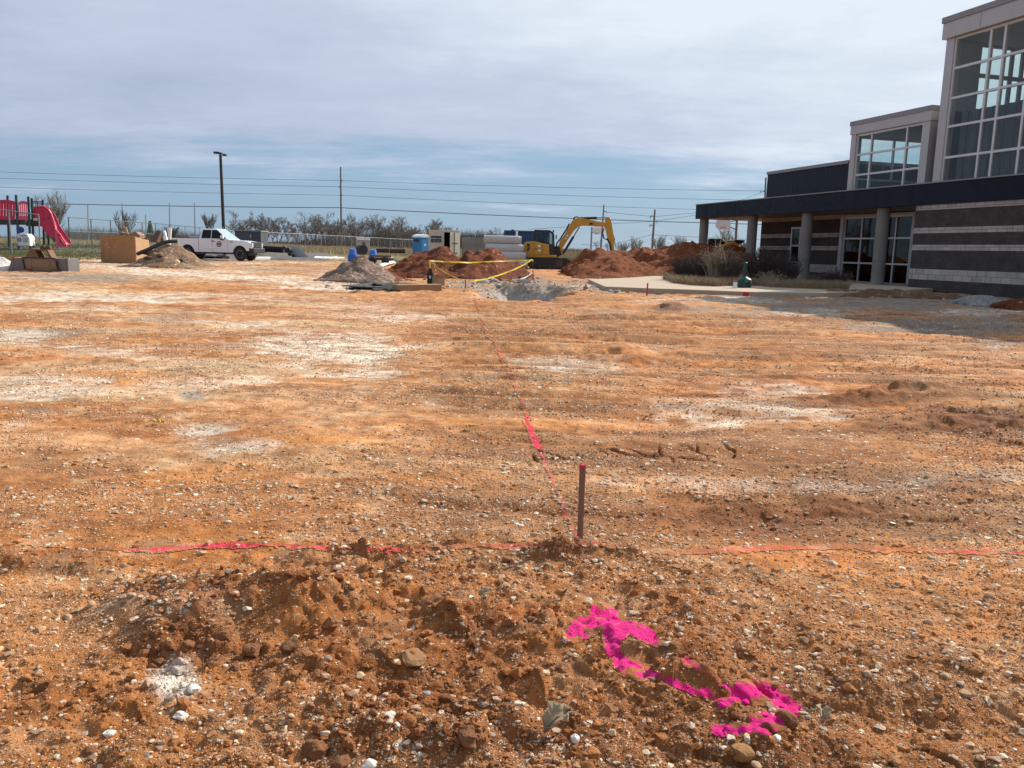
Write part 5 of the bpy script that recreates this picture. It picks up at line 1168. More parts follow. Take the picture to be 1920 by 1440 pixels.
stick('timber_plank', [(283,497,0),(312,494,-.1),(330,493.5,-.2)], 37.2, .05, M_WOOD, 'pale plank lying at the foot of the topsoil heap', 'plank', 4, taper=1)
def lump(name, u, v, Y, r, m, lab, cat, seed, flat=.7, grp=None, sub=3, jit=.18):
    rs = np.random.RandomState(seed); bv, bf = ico(sub); k = 1+jit*1.6*np.array([fbm(np.array([p[0]*1.3+seed]), np.array([p[1]*1.3+p[2]*2.1]), 1.0, 4, seed)[0] for p in bv]); V = bv*k[:, None]*np.array([1.1, .9, flat])*r
    p = at(u, v, Y); z = ground_z(p[0], Y); o = np_mesh(name, V, bf, m, True); o.location = (p[0], Y, p[2]); o.rotation_euler = (0, 0, rs.uniform(0, 6)); return tag(o, lab, cat, grp)
M_STUMP = mat('cut_wood', (.62, .44, .26), .85, 0, .2, 6)
lump('wood_chunk', 325, 497.5, 37.0, .12, M_STUMP, 'pale round wood chunk in front of the topsoil heap', 'wood chunk', 3); lump('wood_chunk', 331, 491, 37.2, .15, mat('cut_wood_pale', (.70, .55, .38), .85, 0, .2, 6), 'larger cream wood chunk above the round one', 'wood chunk', 4)
for k, (u, v, dy, s) in enumerate(((268,489,-.2,.22), (283,485,-.5,.26), (262,494,-.6,.18), (276,473,.3,.28), (300,479,-.6,.16), (289,493,-.7,.17), (340,487,-.5,.13))):
    lump('bark_slab', u, v, 38.8+dy, s, M_WOODD, ['dark bark slab at the left end of the topsoil heap', 'dark torn bark in the middle of the topsoil heap', 'lowest dark bark piece beside the plywood box', 'curled dark root piece beside the plywood box', 'dark clod high on the topsoil heap', 'dark root scrap above the pale plank', 'small dark clod on the right slope of the topsoil heap'][k], 'debris', 40+k, .45, 'dark debris on the topsoil heap', jit=.4)
# shed behind the pickup
def shed():
    Y = 70.0; a, b = at(440, 432, Y), at(489, 432.5, Y); t = thing('grey_shed', 'dark grey flat roofed enclosure behind the pickup hood', 'shed', (a[0], Y, ground_z(a[0], Y))); L_ = b[0]-a[0]; H_ = a[2]-ground_z(a[0], Y); M_S = mat('grey_cladding', (.085, .09, .095), .7, 0, .12, 3)
    MB().box(0, L_*.62, 0, 2, 0, H_).build('wall', M_S, t); MB().box(L_*.64, L_, -.05, 2, 0, H_-.05).build('louvred_wall', mat('grey_louvre', (.05, .055, .06), .6), t)
    m = MB()
    for k in range(12): m.box(L_*.65, L_-.03, -.075, -.05, .15+k*(H_-.4)/12, .20+k*(H_-.4)/12)
    m.build('louvre_slat', M_S, t); MB().box(-.05, L_+.05, -.1, 2.1, H_-.05, H_+.04).build('roof_edge', M_GALV, t); MB().box(L_*.625, L_*.635, -.06, 0, .3, H_-.1).build('corner_post', M_GALV, t); MB().box(L_*.60, L_*.62, -.03, 0, H_-.55, H_-.35).build('notice', M_PVC, t)
shed()
# pipes, sheets and barrels in the middle distance
def roll(name, u0, v0, u1, v1, Y, r, m, lab, cat, grp=None, n=14, hole=True):
    a, b = Vector(at(u0, v0, Y)), Vector(at(u1, v1, Y)); o = MB().tube([a, b], r, n).build(name, m, smooth=40); return tag(o, lab, cat, grp)
M_SILT = mat('black_fabric', (.007, .007, .008), .9, 0, .2, 6)
roll('silt_fence_roll', 487, 466, 532, 468.5, 63, .24, M_SILT, 'long black rolled silt fence lying right of the pickup', 'fabric roll')
for k, (u, v) in enumerate(((534,465),(541,467.5),(538,471),(546,472),(544,476.5),(551,479))):
    p = at(u, v, 60-.1*k); o = MB().tube([(0,-.8,0),(0,.8,0)], .13, 12).build('black_pipe', M_BLACKP, smooth=40); o.location = p; o.rotation_euler = (0, 0, R(12)); tag(o, 'black plastic pipe end in the pile beside the grey corrugated sheets', 'pipe', 'pile of black pipes')
def sheets():
    Y = 59.5; t = thing('corrugated_sheet_stack', 'leaning stack of grey corrugated metal sheets beside the black pipes', 'sheet stack', tuple(at(560, 483, Y))); K = F/Y
    for k in range(4):
        m = MB(); nn = 9
        for i in range(nn):
            z0 = .02+i*.085; m.add([(-.35+k*.05-i*.03, k*.05, z0), (.62+k*.02-i*.07, k*.05, z0), (.62+k*.02-i*.07-.03, k*.05+.04, z0+.045), (-.35+k*.05-i*.03, k*.05+.04, z0+.045), (.62+k*.02-i*.07-.05, k*.05, z0+.085), (-.35+k*.05-i*.03, k*.05, z0+.085)], [(0,1,2,3),(3,2,4,5)])
        m.build('sheet', mat('corrugated_grey', (.42, .44, .45), .5, .1, .1, 5), t)
sheets()
def flat_sheet(name, pts, z0, h, m, lab, cat):
    P = [gp(u, v, z0) for u, v in pts]; o = MB().slab([(p[0], p[1]) for p in P], z0, z0+h).build(name, m, bevel=.01); return tag(o, lab, cat)
flat_sheet('white_tarp', [(588,484.5),(592,480.5),(606,478.5),(618,479.5),(632,478.3),(645,482),(646,485.5),(620,486)], .12, .05, mat('white_sheeting', (.80, .78, .74), .8, 0, .06, 2), 'bright white sheet lying flat on the dirt left of the blue barrels', 'tarp')
flat_sheet('pale_panel', [(478,487.5),(484,484),(508,484),(505,487.5)], .16, .12, mat('grey_white_panel', (.55, .57, .58), .5), 'pale flat panel on the pavement in front of the pickup', 'panel')
for k, (u, v, w) in enumerate(((384, 484, 1.5), (402, 485, 1.2), (418, 484, .9))):
    p = at(u, v, 54.5); o = MB().box(-w/2, w/2, -.12, .12, -.06, .14).box(-w/2+.1, w/2-.2, -.10, .10, .14, .2).build('debris_bundle', [M_BLACKP, M_STEEL, M_WOODD][k], bevel=.02); o.location = p; tag(o, ['black bundle on the pavement seen under the pickup, leftmost', 'grey metal bundle seen under the middle of the pickup', 'dark wood bundle seen under the pickup cab'][k], 'bundle')
def barrel(u, v, Y, s, lab, parts=2):
    p = at(u, v, Y); t = thing('plastic_tub', lab, 'barrel', (p[0], Y, ground_z(p[0], Y)), 0, 'blue plastic barrels')
    MB().lathe([(.30*s, 0), (.36*s, .03), (.38*s, .42*s), (.41*s, .45*s), (.41*s, .50*s), (.33*s, .52*s)], 18).build('lower_tub', M_BLUE, t, smooth=35)
    if parts > 1: MB().lathe([(.30*s, .52*s), (.34*s, .56*s), (.29*s, .80*s), (.31*s, .83*s), (.26*s, 1.02*s), (.1*s, 1.05*s)], 18).build('upper_tub', mat('pale_blue_plastic', (.05, .18, .55), .3, 0, .25, 5), t, smooth=35)
    MB().lathe([(.415*s, .44*s), (.415*s, .46*s)], 18).build('rim_band', mat('blue_rim', (.05, .22, .62), .4), t)
barrel(661, 480, 58.0, .90, 'tall stacked blue barrels, the left pair left of the trailer'); barrel(671, 480, 57.7, .58, 'short blue tub right beside the tall left barrels', 1)
barrel(699.5, 478, 58.5, .86, 'tall stacked blue barrels behind the grey flatbed'); barrel(690.5, 479, 57.5, .62, 'short blue green tub in front of the right barrels', 1)
def flatbed():
    Y = 55.0; p = at(715, 486, Y); t = thing('flatbed_trailer', 'small dark flatbed trailer right of the blue barrels', 'trailer', (p[0], Y, ground_z(p[0], Y)), R(4))
    MB().box(-.75, .72, -.9, .9, .42, .50).build('deck', M_WOOD, t); MB().box(-.75, .72, -.92, -.85, .28, .42).box(-.75, .72, .85, .92, .28, .42).build('frame', M_DKMETAL, t)
    for x in (-.5, .35): MB().lathe([(.12,-.09),(.24,-.1),(.26,0),(.24,.1),(.12,.09)], 16, Matrix.Translation((x, -.95, .26)) @ Matrix.Rotation(R(90), 4, 'X')).build('wheel', M_RUBBER, t, smooth=40)
    MB().box(-.7, .7, -.8, .8, .50, .60).build('cargo', M_WOODD, t)
flatbed()
for u0, u1, v, Y, lb in ((706, 730, 469.5, 62, 'left dark culvert pipe behind the trailer'), (731, 760, 470.5, 63, 'right dark culvert pipe behind the trailer')):
    roll('culvert_pipe', u0, v, u1, v+.4, Y, .17, M_DKMETAL, lb, 'pipe', 'dark culvert pipes')
o = MB().lathe([(.12,-.3),(.36,-.32),(.38,0),(.36,.32),(.12,.3)], 20, Matrix.Rotation(R(90), 4, 'X')).build('cable_reel', M_BLACKP, smooth=40); o.location = at(677.5, 468.5, 60); o.rotation_euler = (0, 0, R(40)); tag(o, 'black round reel between the two groups of blue barrels', 'reel')
flat_sheet('plank_stack', [(728,474.5),(733,473.3),(760,475),(761,476.6)], .10, .10, M_WOOD, 'pale planks on the grass right of the trailer', 'planks')
flat_sheet('roofing_panel', [(708,488),(716,484),(742,484.5),(738,488.5)], .05, .12, mat('dark_panel', (.04, .045, .05), .5), 'dark panel with a light top in front of the trailer', 'panel')
flat_sheet('white_tarp', [(706,500),(716,495),(728,491.5),(738,490),(742,492.5),(728,496),(716,501)], .12, .04, mat('white_sheeting', (.80, .78, .74), .8), 'crumpled white sheet between the grey rubble and the red heap', 'tarp')
def far_house():
    Y = 120.0; a, b = at(669, 460, Y), at(692, 460, Y); w = (b[0]-a[0])/2; t = thing('house', 'tiny beige gabled house behind the chain link fence', 'house', ((a[0]+b[0])/2, Y, ground_z(a[0], Y)-.2), R(20))
    H_ = at(680, 451, Y)[2]-ground_z(a[0], Y)+.2; P_ = at(680, 446.5, Y)[2]-ground_z(a[0], Y)+.2
    MB().box(-w, w, -w*.8, w*.8, 0, H_).prism([(-w*.8, H_), (w*.8, H_), (0, P_)], -w+.03, w-.03, Matrix.Rotation(R(90), 4, 'Z')).build('wall', mat('beige_siding', (.40, .37, .31), .8), t)
    MB().prism([(-w*.9, H_-.05), (0, P_), (w*.9, H_-.05), (w*.9, H_+.05), (0, P_+.12), (-w*.9, H_+.05)], -w-.1, w+.1, Matrix.Rotation(R(90), 4, 'Z')).build('roof', mat('grey_shingle', (.22, .21, .20), .9), t); MB().box(-.25, .3, -w*.8-.03, -w*.8, 0, 1.2).build('door', M_WOODD, t)
far_house()

# ------------------------------------------------------------------ tape, barricade, formwork, stakes round the pit
def ribbon(name, pts, w, m, lab, cat, grp=None, tw=.5):
    P = [Vector(p) for p in pts]; fine = []
    for i in range(len(P)-1):
        for k in range(6): fine.append(P[i].lerp(P[i+1], k/6))
    fine.append(P[-1]); n = len(fine); V = []
    for i, p in enumerate(fine):
        a = tw*math.sin(i*.7)+.25*math.sin(i*1.9); o_ = Vector((0, math.sin(a), math.cos(a)))*w/2; V += [tuple(p+o_), tuple(p-o_)]
    fs = [(2*i, 2*i+1, 2*i+3, 2*i+2) for i in range(n-1)]; m_ = MB().add(V, fs); o = m_.build(name, m, fix=False); s_ = o.modifiers.new('thick', 'SOLIDIFY'); s_.thickness = .003; return tag(o, lab, cat, grp)
def tape_mat():
    b = NB('caution_tape'); w = b.noise(5, 3, .6, sc3=(1, .2, .2)); c = b.mix(b.rng(w, .54, .58), (.82, .60, .02, 1), (.85, .76, .30, 1)); k = b.voro(9); c = b.mix(b.math('MULTIPLY', b.math('LESS_THAN', k.outputs['Distance'], .14), .7), c, (.08, .06, .01, 1)); b.L.new(c, b.bsdf.inputs['Base Color']); b.bsdf.inputs['Roughness'].default_value = .4; return b.m
M_TAPE = tape_mat()
YB = 26.0
A = lambda u, v, Y=YB: at(u, v, Y)
ribbon('caution_tape', [A(806,489), A(840,491,26.5), A(880,492.5,27.5), A(920,490.5,28.5), A(960,489,29.5), A(998,487.5,30)], .046, M_TAPE, 'upper yellow caution tape strung level across the red heap', 'caution tape', 'yellow caution tapes')
ribbon('caution_tape', [A(806,488), A(818,500,25.6), A(835,511,25), A(852,520,24.4), A(868,526,23.6)], .04, M_TAPE, 'sagging yellow tape from the black barricade down to the red stake', 'caution tape', 'yellow caution tapes', .9)
ribbon('caution_tape', [A(888,527,24), A(915,522.5,25), A(940,514.5,26.5), A(965,505,28), A(985,495,29.3), A(998,486.5,30)], .046, M_TAPE, 'sagging yellow tape rising to the thin right hand post', 'caution tape', 'yellow caution tapes', .6)
ribbon('caution_tape', [A(806,487), A(805,496,25.9), A(807,503,25.9), A(806,510,25.9)], .06, M_TAPE, 'yellow tape end hanging down the black barricade', 'caution tape', 'yellow caution tapes', 1.2)
ribbon('caution_tape', [A(816,492,25.8), A(814,500,25.8), A(818,508,25.8), A(815,515,25.8)], .06, M_TAPE, 'loose yellow tape end hanging over the cardboard box', 'caution tape', 'yellow caution tapes', 1.4)
ribbon('white_tape', [A(960,524,29), A(975,523.5,29), A(987,519.5,29.5), A(994,514.5,29.8), A(999,509,30)], .045, M_PVC, 'white tape sagging at the right edge of the pit', 'tape')
def stake(u0, v0, u1, v1, Y, w, m, mt, lab, tip=.06, grp='survey stakes'):
    a, b = at(u1, v1, Y), at(u0, v0, Y); t = thing('survey_stake', lab, 'stake', tuple(a), 0, grp); d = Vector(b-a); n = d.normalized(); h = d.length
    q = Vector((0,0,1)).rotation_difference(n).to_matrix().to_4x4(); MB().box(-w/2, w/2, -w/2, w/2, -.12, h*(1-tip), q).build('shaft', m, t, bevel=.0015); MB().box(-w/2-.001, w/2+.001, -w/2-.001, w/2+.001, h*(1-tip), h, q).build('painted_tip', mt, t, bevel=.003)
M_PTIP = mat('red_tip_paint', (.55, .012, .05), .6, 0, .2, 30); M_STK = mat('stake_brown_wood', (.20, .105, .07), .8, 0, .35, 25, .002, 120)
def near_stake():
    p = gpt(1087, 1019); t = thing('survey_stake', 'brown wooden stake with a red tip standing alone in the foreground', 'stake', p, R(33), 'survey stakes'); top = Vector(at(1092.5, 871, p.y+.02))-p; h = top.length
    q = Vector((0,0,1)).rotation_difference(Matrix.Rotation(R(-33), 3, 'Z') @ top.normalized()).to_matrix().to_4x4(); w = .0175
    MB().box(-w/2, w/2, -w/2, w/2, -.15, h*.955, q).build('shaft', M_STK, t, bevel=.0012); MB().box(-w/2-.0006, w/2+.0006, -w/2-.0006, w/2+.0006, h*.955, h, q).build('painted_tip', M_PTIP, t, bevel=.002)
    MB().box(w/2, w/2+.0012, -w/2+.001, w/2-.001, h*.84, h*.955, q).build('paint_drip', M_PTIP, t)
near_stake()
stake(873, 524, 872.5, 546, 23.2, .034, M_PTIP, M_PTIP, 'red stake at the left edge of the pit'); stake(1214.5, 531, 1212.5, 557, 22.0, .036, M_PTIP, M_PTIP, 'pink red stake in front of the sidewalk corner')
stake(999, 487, 999.5, 527, 30.0, .03, M_RUST, M_PVC, 'thin rusty post holding the right end of the tapes', .08)
stake(1379, 526, 1378, 540, 25.9, .10, M_PVC, M_PTIP, 'short white stake with a red top beside the green ash bin', .2)
def barricade():
    p = A(806.5, 532, 25.9); t = thing('barricade_post', 'black post wrapped in yellow tape at the left end of the tapes', 'barricade', (p[0], 25.9, ground_z(p[0], 25.9)-.02)); h = at(806, 503, 25.9)[2]
    MB().box(-.09, .09, -.07, .07, 0, h-.12).box(-.055, .06, -.05, .05, h-.12, h).box(.05, .12, -.05, .05, h*.30, h*.62).build('post', M_BLACKP, t, bevel=.02); MB().box(-.02, .03, -.078, -.07, .22, .30).build('sticker', M_PVC, t); MB().tube([(-.01, 0, h), (-.02, 0, h+.26)], .025, 6).build('tape_stub', M_TAPE, t)
    p = A(822, 531, 25.7); o = MB(); w, d, hh = .17, .15, .26
    o.box(-w, w, -d, -d+.012, 0, hh); o.box(-w, w, d-.012, d, 0, hh); o.box(-w, -w+.012, -d, d, 0, hh); o.box(w-.012, w, -d, d, 0, hh); o.add([(-w,-d,hh),(w,-d,hh),(w*.9,-d-.1,hh+.06),(-w*.9,-d-.12,hh+.03)], [(0,1,2,3)]); o.add([(w,-d,hh),(w,d,hh),(w+.13,d*.8,hh-.06),(w+.12,-d*.8,hh-.04)], [(0,1,2,3)])
    b = o.build('cardboard_box', mat('cardboard', (.40, .29, .18), .85, 0, .15, 5)); b.location = (p[0], p[1], ground_z(p[0], p[1])); b.rotation_euler = (0, 0, R(15)); tag(b, 'open brown cardboard box right of the black barricade post', 'box')
    a_, b_ = gpt(745, 545.5), gpt(829, 546.5); L_ = (b_-a_).length; o = MB().box(0, L_, 0, .30, -.05, .19).build('concrete_curb', mat('muddy_curb', (.30, .19, .10), .9, 0, .2, 4, .004, 40), bevel=.02); o.location = a_; o.rotation_euler = (0, 0, math.atan2(b_.y-a_.y, b_.x-a_.x)); tag(o, 'mud stained straight curb segment in front of the barricade', 'curb')
    P_ = [gpt(u, v, .02) for u, v in ((700,541),(712,537.5),(735,538),(748,534),(751,538),(742,545),(722,546),(706,544.5))]
    m = MB(); n = 14; V = []; 
    for i in range(n):
        for j in range(5):
            u = 698+52*i/(n-1); v = 545.5-1.9*j-(3.5*max(0, i/(n-1)-.55)*j*.5); q = gpt(u, v); V.append((q.x, q.y, q.z+.02+.05*abs(math.sin(i*1.3+j*2.1))*(j/4)+.06*(j/4)))
    fs = [(i*5+j, i*5+j+1, (i+1)*5+j+1, (i+1)*5+j) for i in range(n-1) for j in range(4)]; o = m.add(V, fs).build('black_tarp', M_SILT, smooth=True); s_ = o.modifiers.new('thick', 'SOLIDIFY'); s_.thickness = .01; tag(o, 'crumpled black plastic sheet lying left of the muddy curb', 'tarp')
    def scrap(u0, v0, lab, sd):
        rs = np.random.RandomState(sd); pts = []; c = gpt(u0, v0)
        for k in range(9): pts.append((c.x+.05*math.sin(k*2.2)+.028*k-.11, c.y+.03*math.cos(k*1.7), c.z+.05+.17*k/9+.03*math.sin(k*3)))
        return ribbon('blue_plastic_scrap', pts, .09, mat('light_blue_plastic', (.12, .42, .62), .4, 0, .3, 20), lab, 'plastic scrap', 'blue plastic scraps', 1.5)
    scrap(742, 544, 'light blue plastic scrap on the end of the black sheet', 1); scrap(970, 553, 'light blue plastic scrap at the near rim of the pit', 2); scrap(900, 538, 'pale blue plastic scrap hanging on the left rim of the pit', 3)
barricade()
stick('steel_bar', [(931,549,0),(963,526,2.8)], 24.2, .012, M_DKMETAL, 'dark rod lying slanted across the pit', 'rod', 6)
flat_sheet('timber_board', [(682,527),(704,520),(707,521.5),(688,530)], .30, .04, M_DKMETAL, 'dark board lying on the grey rubble heap', 'board')
flat_sheet('black_matting', [(640,537),(690,532),(760,531),(800,536),(770,541),(690,540)], .03, .03, mat('dark_matting', (.06, .055, .05), .9, 0, .3, 4), 'dark matting on the ground below the grey rubble heap', 'matting')
o = MB().box(-.09, .09, -.004, 0, 0, .10).build('kerb_paint', M_PTIP); p = gp(1398, 547, .13); o.location = (p[0], p[1]-.05, .015); o.rotation_euler = (0, 0, R(-27)); tag(o, 'red paint dab on the face of the sidewalk edge', 'paint marking')
def ash_bin():
    p = gp(1395, 539.2, .13); Y = p[1]; t = thing('ash_bin', 'dark green ash bin with a tall neck beside the columns', 'ash bin', (p[0], Y, .13)); M_AG = mat('dark_green_plastic', (.006, .042, .036), .5, 0, .1, 4); s = Y/F; z = lambda v: (538.5-v)*s
    MB().lathe([(11*s,0),(12.5*s,z(537)),(12.8*s,z(525)),(12.2*s,z(524))], 24).build('base', M_AG, t, smooth=40); MB().lathe([(12.4*s,z(524)),(11*s,z(522)),(5*s,z(519.5)),(3.9*s,z(518))], 24).build('lid', mat('green_lid', (.010, .065, .05), .5), t, smooth=40)
    MB().lathe([(3.6*s,z(519)),(3.2*s,z(500)),(3.3*s,z(494))], 16).build('neck', M_AG, t, smooth=40); MB().lathe([(3.6*s,z(494)),(3.8*s,z(493)),(1.0*s,z(491))], 16).build('cap', M_AG, t, smooth=40); MB().box(-.05, .05, -12.9*s, -12.6*s, z(527), z(525.6)).build('plate', M_GALV, t)
ash_bin()
# basketball hoops
def hoop(u_post, v_top, Y, board, arm, lab, back):
    p = at(u_post, 470, Y); zb = ground_z(p[0], Y); t = thing('basketball_hoop', lab, 'basketball hoop', (p[0], Y, zb), 0, 'basketball hoops'); K = F/Y; top = at(u_post, v_top, Y)[2]-zb
    MB().tube([(0, 0, 0), (0, 0, top)], .075, 10).build('post', M_POLE if back else M_STEEL, t, smooth=40)
    q = [at(u, v, Y-.9) for u, v in board]; pts = [(x-p[0], z-zb) for x, _, z in q]; b_ = MB().prism(pts, -.92, -.88).build('backboard', mat('white_board', (.82, .82, .82), .5), t, bevel=.01)
    cx = sum(x for x, z in pts)/len(pts); zl = min(z for x, z in pts); 
    for (dx, dz) in arm: MB().tube([(0, 0, top+dz), (cx+dx, -.86, zl+.35)], .035, 6).build('support_arm', M_POLE, t)
    MB().tube([(cx+.23*math.cos(a), -1.15+.23*math.sin(a), zl+.12) for a in np.linspace(0, 2*math.pi, 17)], .012, 5).build('rim', mat('orange_rim', (.5, .1, .03), .5), t)
    if back:
        m = MB()
        for k in range(4): m.box(cx-.3, cx+.3, -.87, -.85, zl+.15+k*.17, zl+.17+k*.17)
        for k in (-.28, 0, .28): m.box(cx+k*.7-.012, cx+k*.7+.012, -.875, -.86, zl+.1, zl+.75)
        m.build('back_frame', M_POLE, t)
hoop(1108, 426, 72, [(1111.5,426.5),(1128,426.5),(1127.5,436),(1125,439.5),(1114,439.5),(1110.5,434)], ((0, -.1), (0, -.5)), 'basketball hoop with white fan backboard framed by the excavator arm', False)
hoop(1378, 411, 52, [(1344,411),(1369,410),(1370,426),(1366,430),(1347,430.5),(1341,424)], ((0, -.05), (0, -.65)), 'basketball hoop seen from behind between the first two columns', True)

# ------------------------------------------------------------------ small things in the foreground
def leaf(u, v, s, rz, lab, c, curl=.35):
    p = gpt(u, v, .0); V = []; n = 9
    for i in range(n):
        a = i/(n-1); w = s*.36*math.sin(math.pi*min(1, a*1.02))**.7*(1+.35*math.sin(a*15))
        for j in (-1, -.5, 0, .5, 1): V.append((s*(a-.5), w*j, .02+curl*s*(abs(j)**1.5)*.5+curl*s*.5*math.sin(a*3)))
    fs = [(i*5+j, i*5+j+1, (i+1)*5+j+1, (i+1)*5+j) for i in range(n-1) for j in range(4)]
    t = thing('dry_leaf', lab, 'leaf', p, rz, 'dry leaves'); t.rotation_euler = (R(12), R(-14), rz)
    o = MB().add(V, fs).build('blade', mat('dry_leaf_brown', c, .75, 0, .25, 40), t, smooth=True, fix=False); o.modifiers.new('thick', 'SOLIDIFY').thickness = .0012; MB().tube([(-s*.5, 0, .03), (0, 0, .025+curl*s*.5), (s*.75, 0, .02)], .0018, 5).build('stem', mat('leaf_stem', (.20, .13, .07), .8), t)
leaf(1047, 1366, .085, R(35), 'curled grey brown dry leaf below the pink arrow', (.30, .215, .12), .55); leaf(1534, 1352, .05, R(80), 'small pale dry leaf right of the arrow tail', (.42, .33, .21), .6); leaf(912, 1126, .05, R(25), 'narrow dry leaf on the crest of the dark soil', (.33, .23, .13), .3)
def rock(u, v, r, m, lab, seed, flat=.6, jit=.22, sink=.35, cat='rock', grp=None, name='rock'):
    p = gpt(u, v); bv, bf = ico(4); rs = np.random.RandomState(seed); pl = rs.normal(size=(9, 3)); pl /= np.linalg.norm(pl, axis=1)[:, None]; dd = rs.uniform(.62, .9, 9)
    V = bv.copy()
    for q, d in zip(pl, dd):
        k = V@q; V = V-np.maximum(k-d, 0)[:, None]*q[None]
    V = V*(1+jit*np.array([fbm(np.array([a*1.4+seed]), np.array([b_*1.4+c_*2.3]), 1.0, 5, seed)[0] for a, b_, c_ in bv]))[:, None]; V = V*np.array([1.15, .95, flat])*r
    o = np_mesh(name, V, bf, m, True); o.location = (p.x, p.y, p.z+r*flat*(1-sink)-.004); o.rotation_euler = (0, 0, rs.uniform(0, 6)); return tag(o, lab, cat, grp)
M_CL1 = mat('tan_clay_clod', (.33, .155, .05), .95, 0, .25, 22, .008, 90); M_CL2 = mat('dark_clay_clod', (.22, .088, .03), .95, 0, .3, 25, .012, 80); M_LIME = mat('white_limestone', (.70, .64, .55), .85, 0, .15, 30, .003, 120, dirt=(.45, .30, .17), dirt_amt=.5); M_FLAT = mat('tan_flat_rock', (.27, .135, .052), .9, 0, .2, 30, .004, 80)
rock(1392, 1415, .026, M_CL1, 'smooth tan clay clod right below the curled arrow tail', 5, .75, .12); rock(1472, 1362, .026, M_CL2, 'dark clay clod touching the curled tail of the arrow', 6, .8, .3)
rock(1357, 1404, .011, M_LIME, 'white pebble left of the tan clod below the arrow', 8, .7); rock(1457, 1392, .011, M_LIME, 'white pebble between the tan clod and the right edge of the arrow', 9, .8)
rock(365, 1292, .020, M_LIME, 'pale squarish stone at the right of the white limestone patch', 10, .6, .1); rock(283, 1182, .020, M_LIME, 'white angular stone above the dark soil at left', 11, .7); rock(478, 1098, .017, M_LIME, 'bright white stone below the broken pink line at left', 12, .7, .15)
rock(340, 1340, .018, M_LIME, 'long pale stone at the lower end of the white patch', 14, .5); rock(205, 1373, .014, M_LIME, 'white stone near the lower left corner', 15, .7); rock(775, 1236, .040, M_FLAT, 'flat tan rock half buried in the dark soil', 16, .35, .15, .55)
rock(1078, 1387, .012, M_LIME, 'white stone right under the curled leaf', 18, .8); rock(730, 1348, .015, M_LIME, 'white stone left of the curled leaf', 19, .6); rock(690, 1437, .018, M_LIME, 'pale stone at the bottom edge', 22, .6)
for k, (u, v, r) in enumerate(((420,1180,.045),(395,1230,.03),(350,1215,.035),(468,1165,.05),(545,1165,.06),(610,1105,.035),(300,1245,.03),(440,1255,.028),(880,1395,.05),(590,1390,.06),(640,1420,.045),(170,1410,.03))):
    rock(u, v, r*.5, M_CL2, 'rough brown clay clod lying in the dark soil mound', 60+k, .75, .38, .4, 'clod', 'big clods in the foreground mound', 'clay_clod')
def tape_scrap(u, v, s, lab, sd):
    pts = []; c = gpt(u, v, .015)
    for k in range(8): pts.append((c.x+s*(.12*k-.4)+.02*math.sin(k*2+sd), c.y+.5*s*math.sin(k*1.7+sd), c.z+.008+.012*abs(math.sin(k*2.3))))
    ribbon('tape_scrap', pts, .016, mat('muddy_tape', (.50, .36, .05), .6, 0, .4, 30), lab, 'tape scrap', 'yellow tape scraps', 1.4)
tape_scrap(297, 797, .07, 'crumpled yellow tape scrap on the pale ground at left', 0); tape_scrap(881, 807, .045, 'small yellow tape scrap left of the long pink line', 2)

# broken rubble round the pit and along the sidewalk edge
def rubble():
    rs = np.random.RandomState(21); U, Vv, S = [], [], []
    for (u0, u1, v0, v1, n, s) in ((905,1012,523,532,260,.16),(915,1010,530,556,220,.13),(1000,1110,528,548,220,.13),(1090,1260,533,552,300,.09),(600,745,529,541,260,.08),(840,905,528,546,150,.08),(1560,1720,546,556,200,.10),(1480,1900,553,562,160,.07),(1090,1250,516,524,90,.14),(730,1000,516,527,130,.16),(640,1060,556,566,90,.06)):
        U.append(rs.uniform(u0, u1, n)); Vv.append(rs.uniform(v0, v1, n)); S.append(s*np.minimum(.30*rs.uniform(0, 1, n)**(-1/2.2), 2.2))
    u, v, s = map(np.concatenate, (U, Vv, S)); x, y = flat_to_ground(u, v); h = terrain(x, y)[0]; n = len(x); t = rs.uniform(0, 1, (n, 1)); red = rs.uniform(0, 1, n) < np.where((v < 528) & ((u > 1085) | (u < 1000) & (u > 730)), .85, .12)
    C = np.array([[.36, .33, .29]])*(1-t)+np.array([[.60, .56, .50]])*t; C[red] = np.array([.24, .085, .035])*rs.uniform(.7, 1.3, (red.sum(), 1))
    P_, bf_ = protos_(2, 12, 51, 9, .05); return tag(scatter2('rubble', x, y, h, s, C, M_STONE, P_, bf_, 5, False, .1, (.45, .9)), kind='stuff')
rubble()

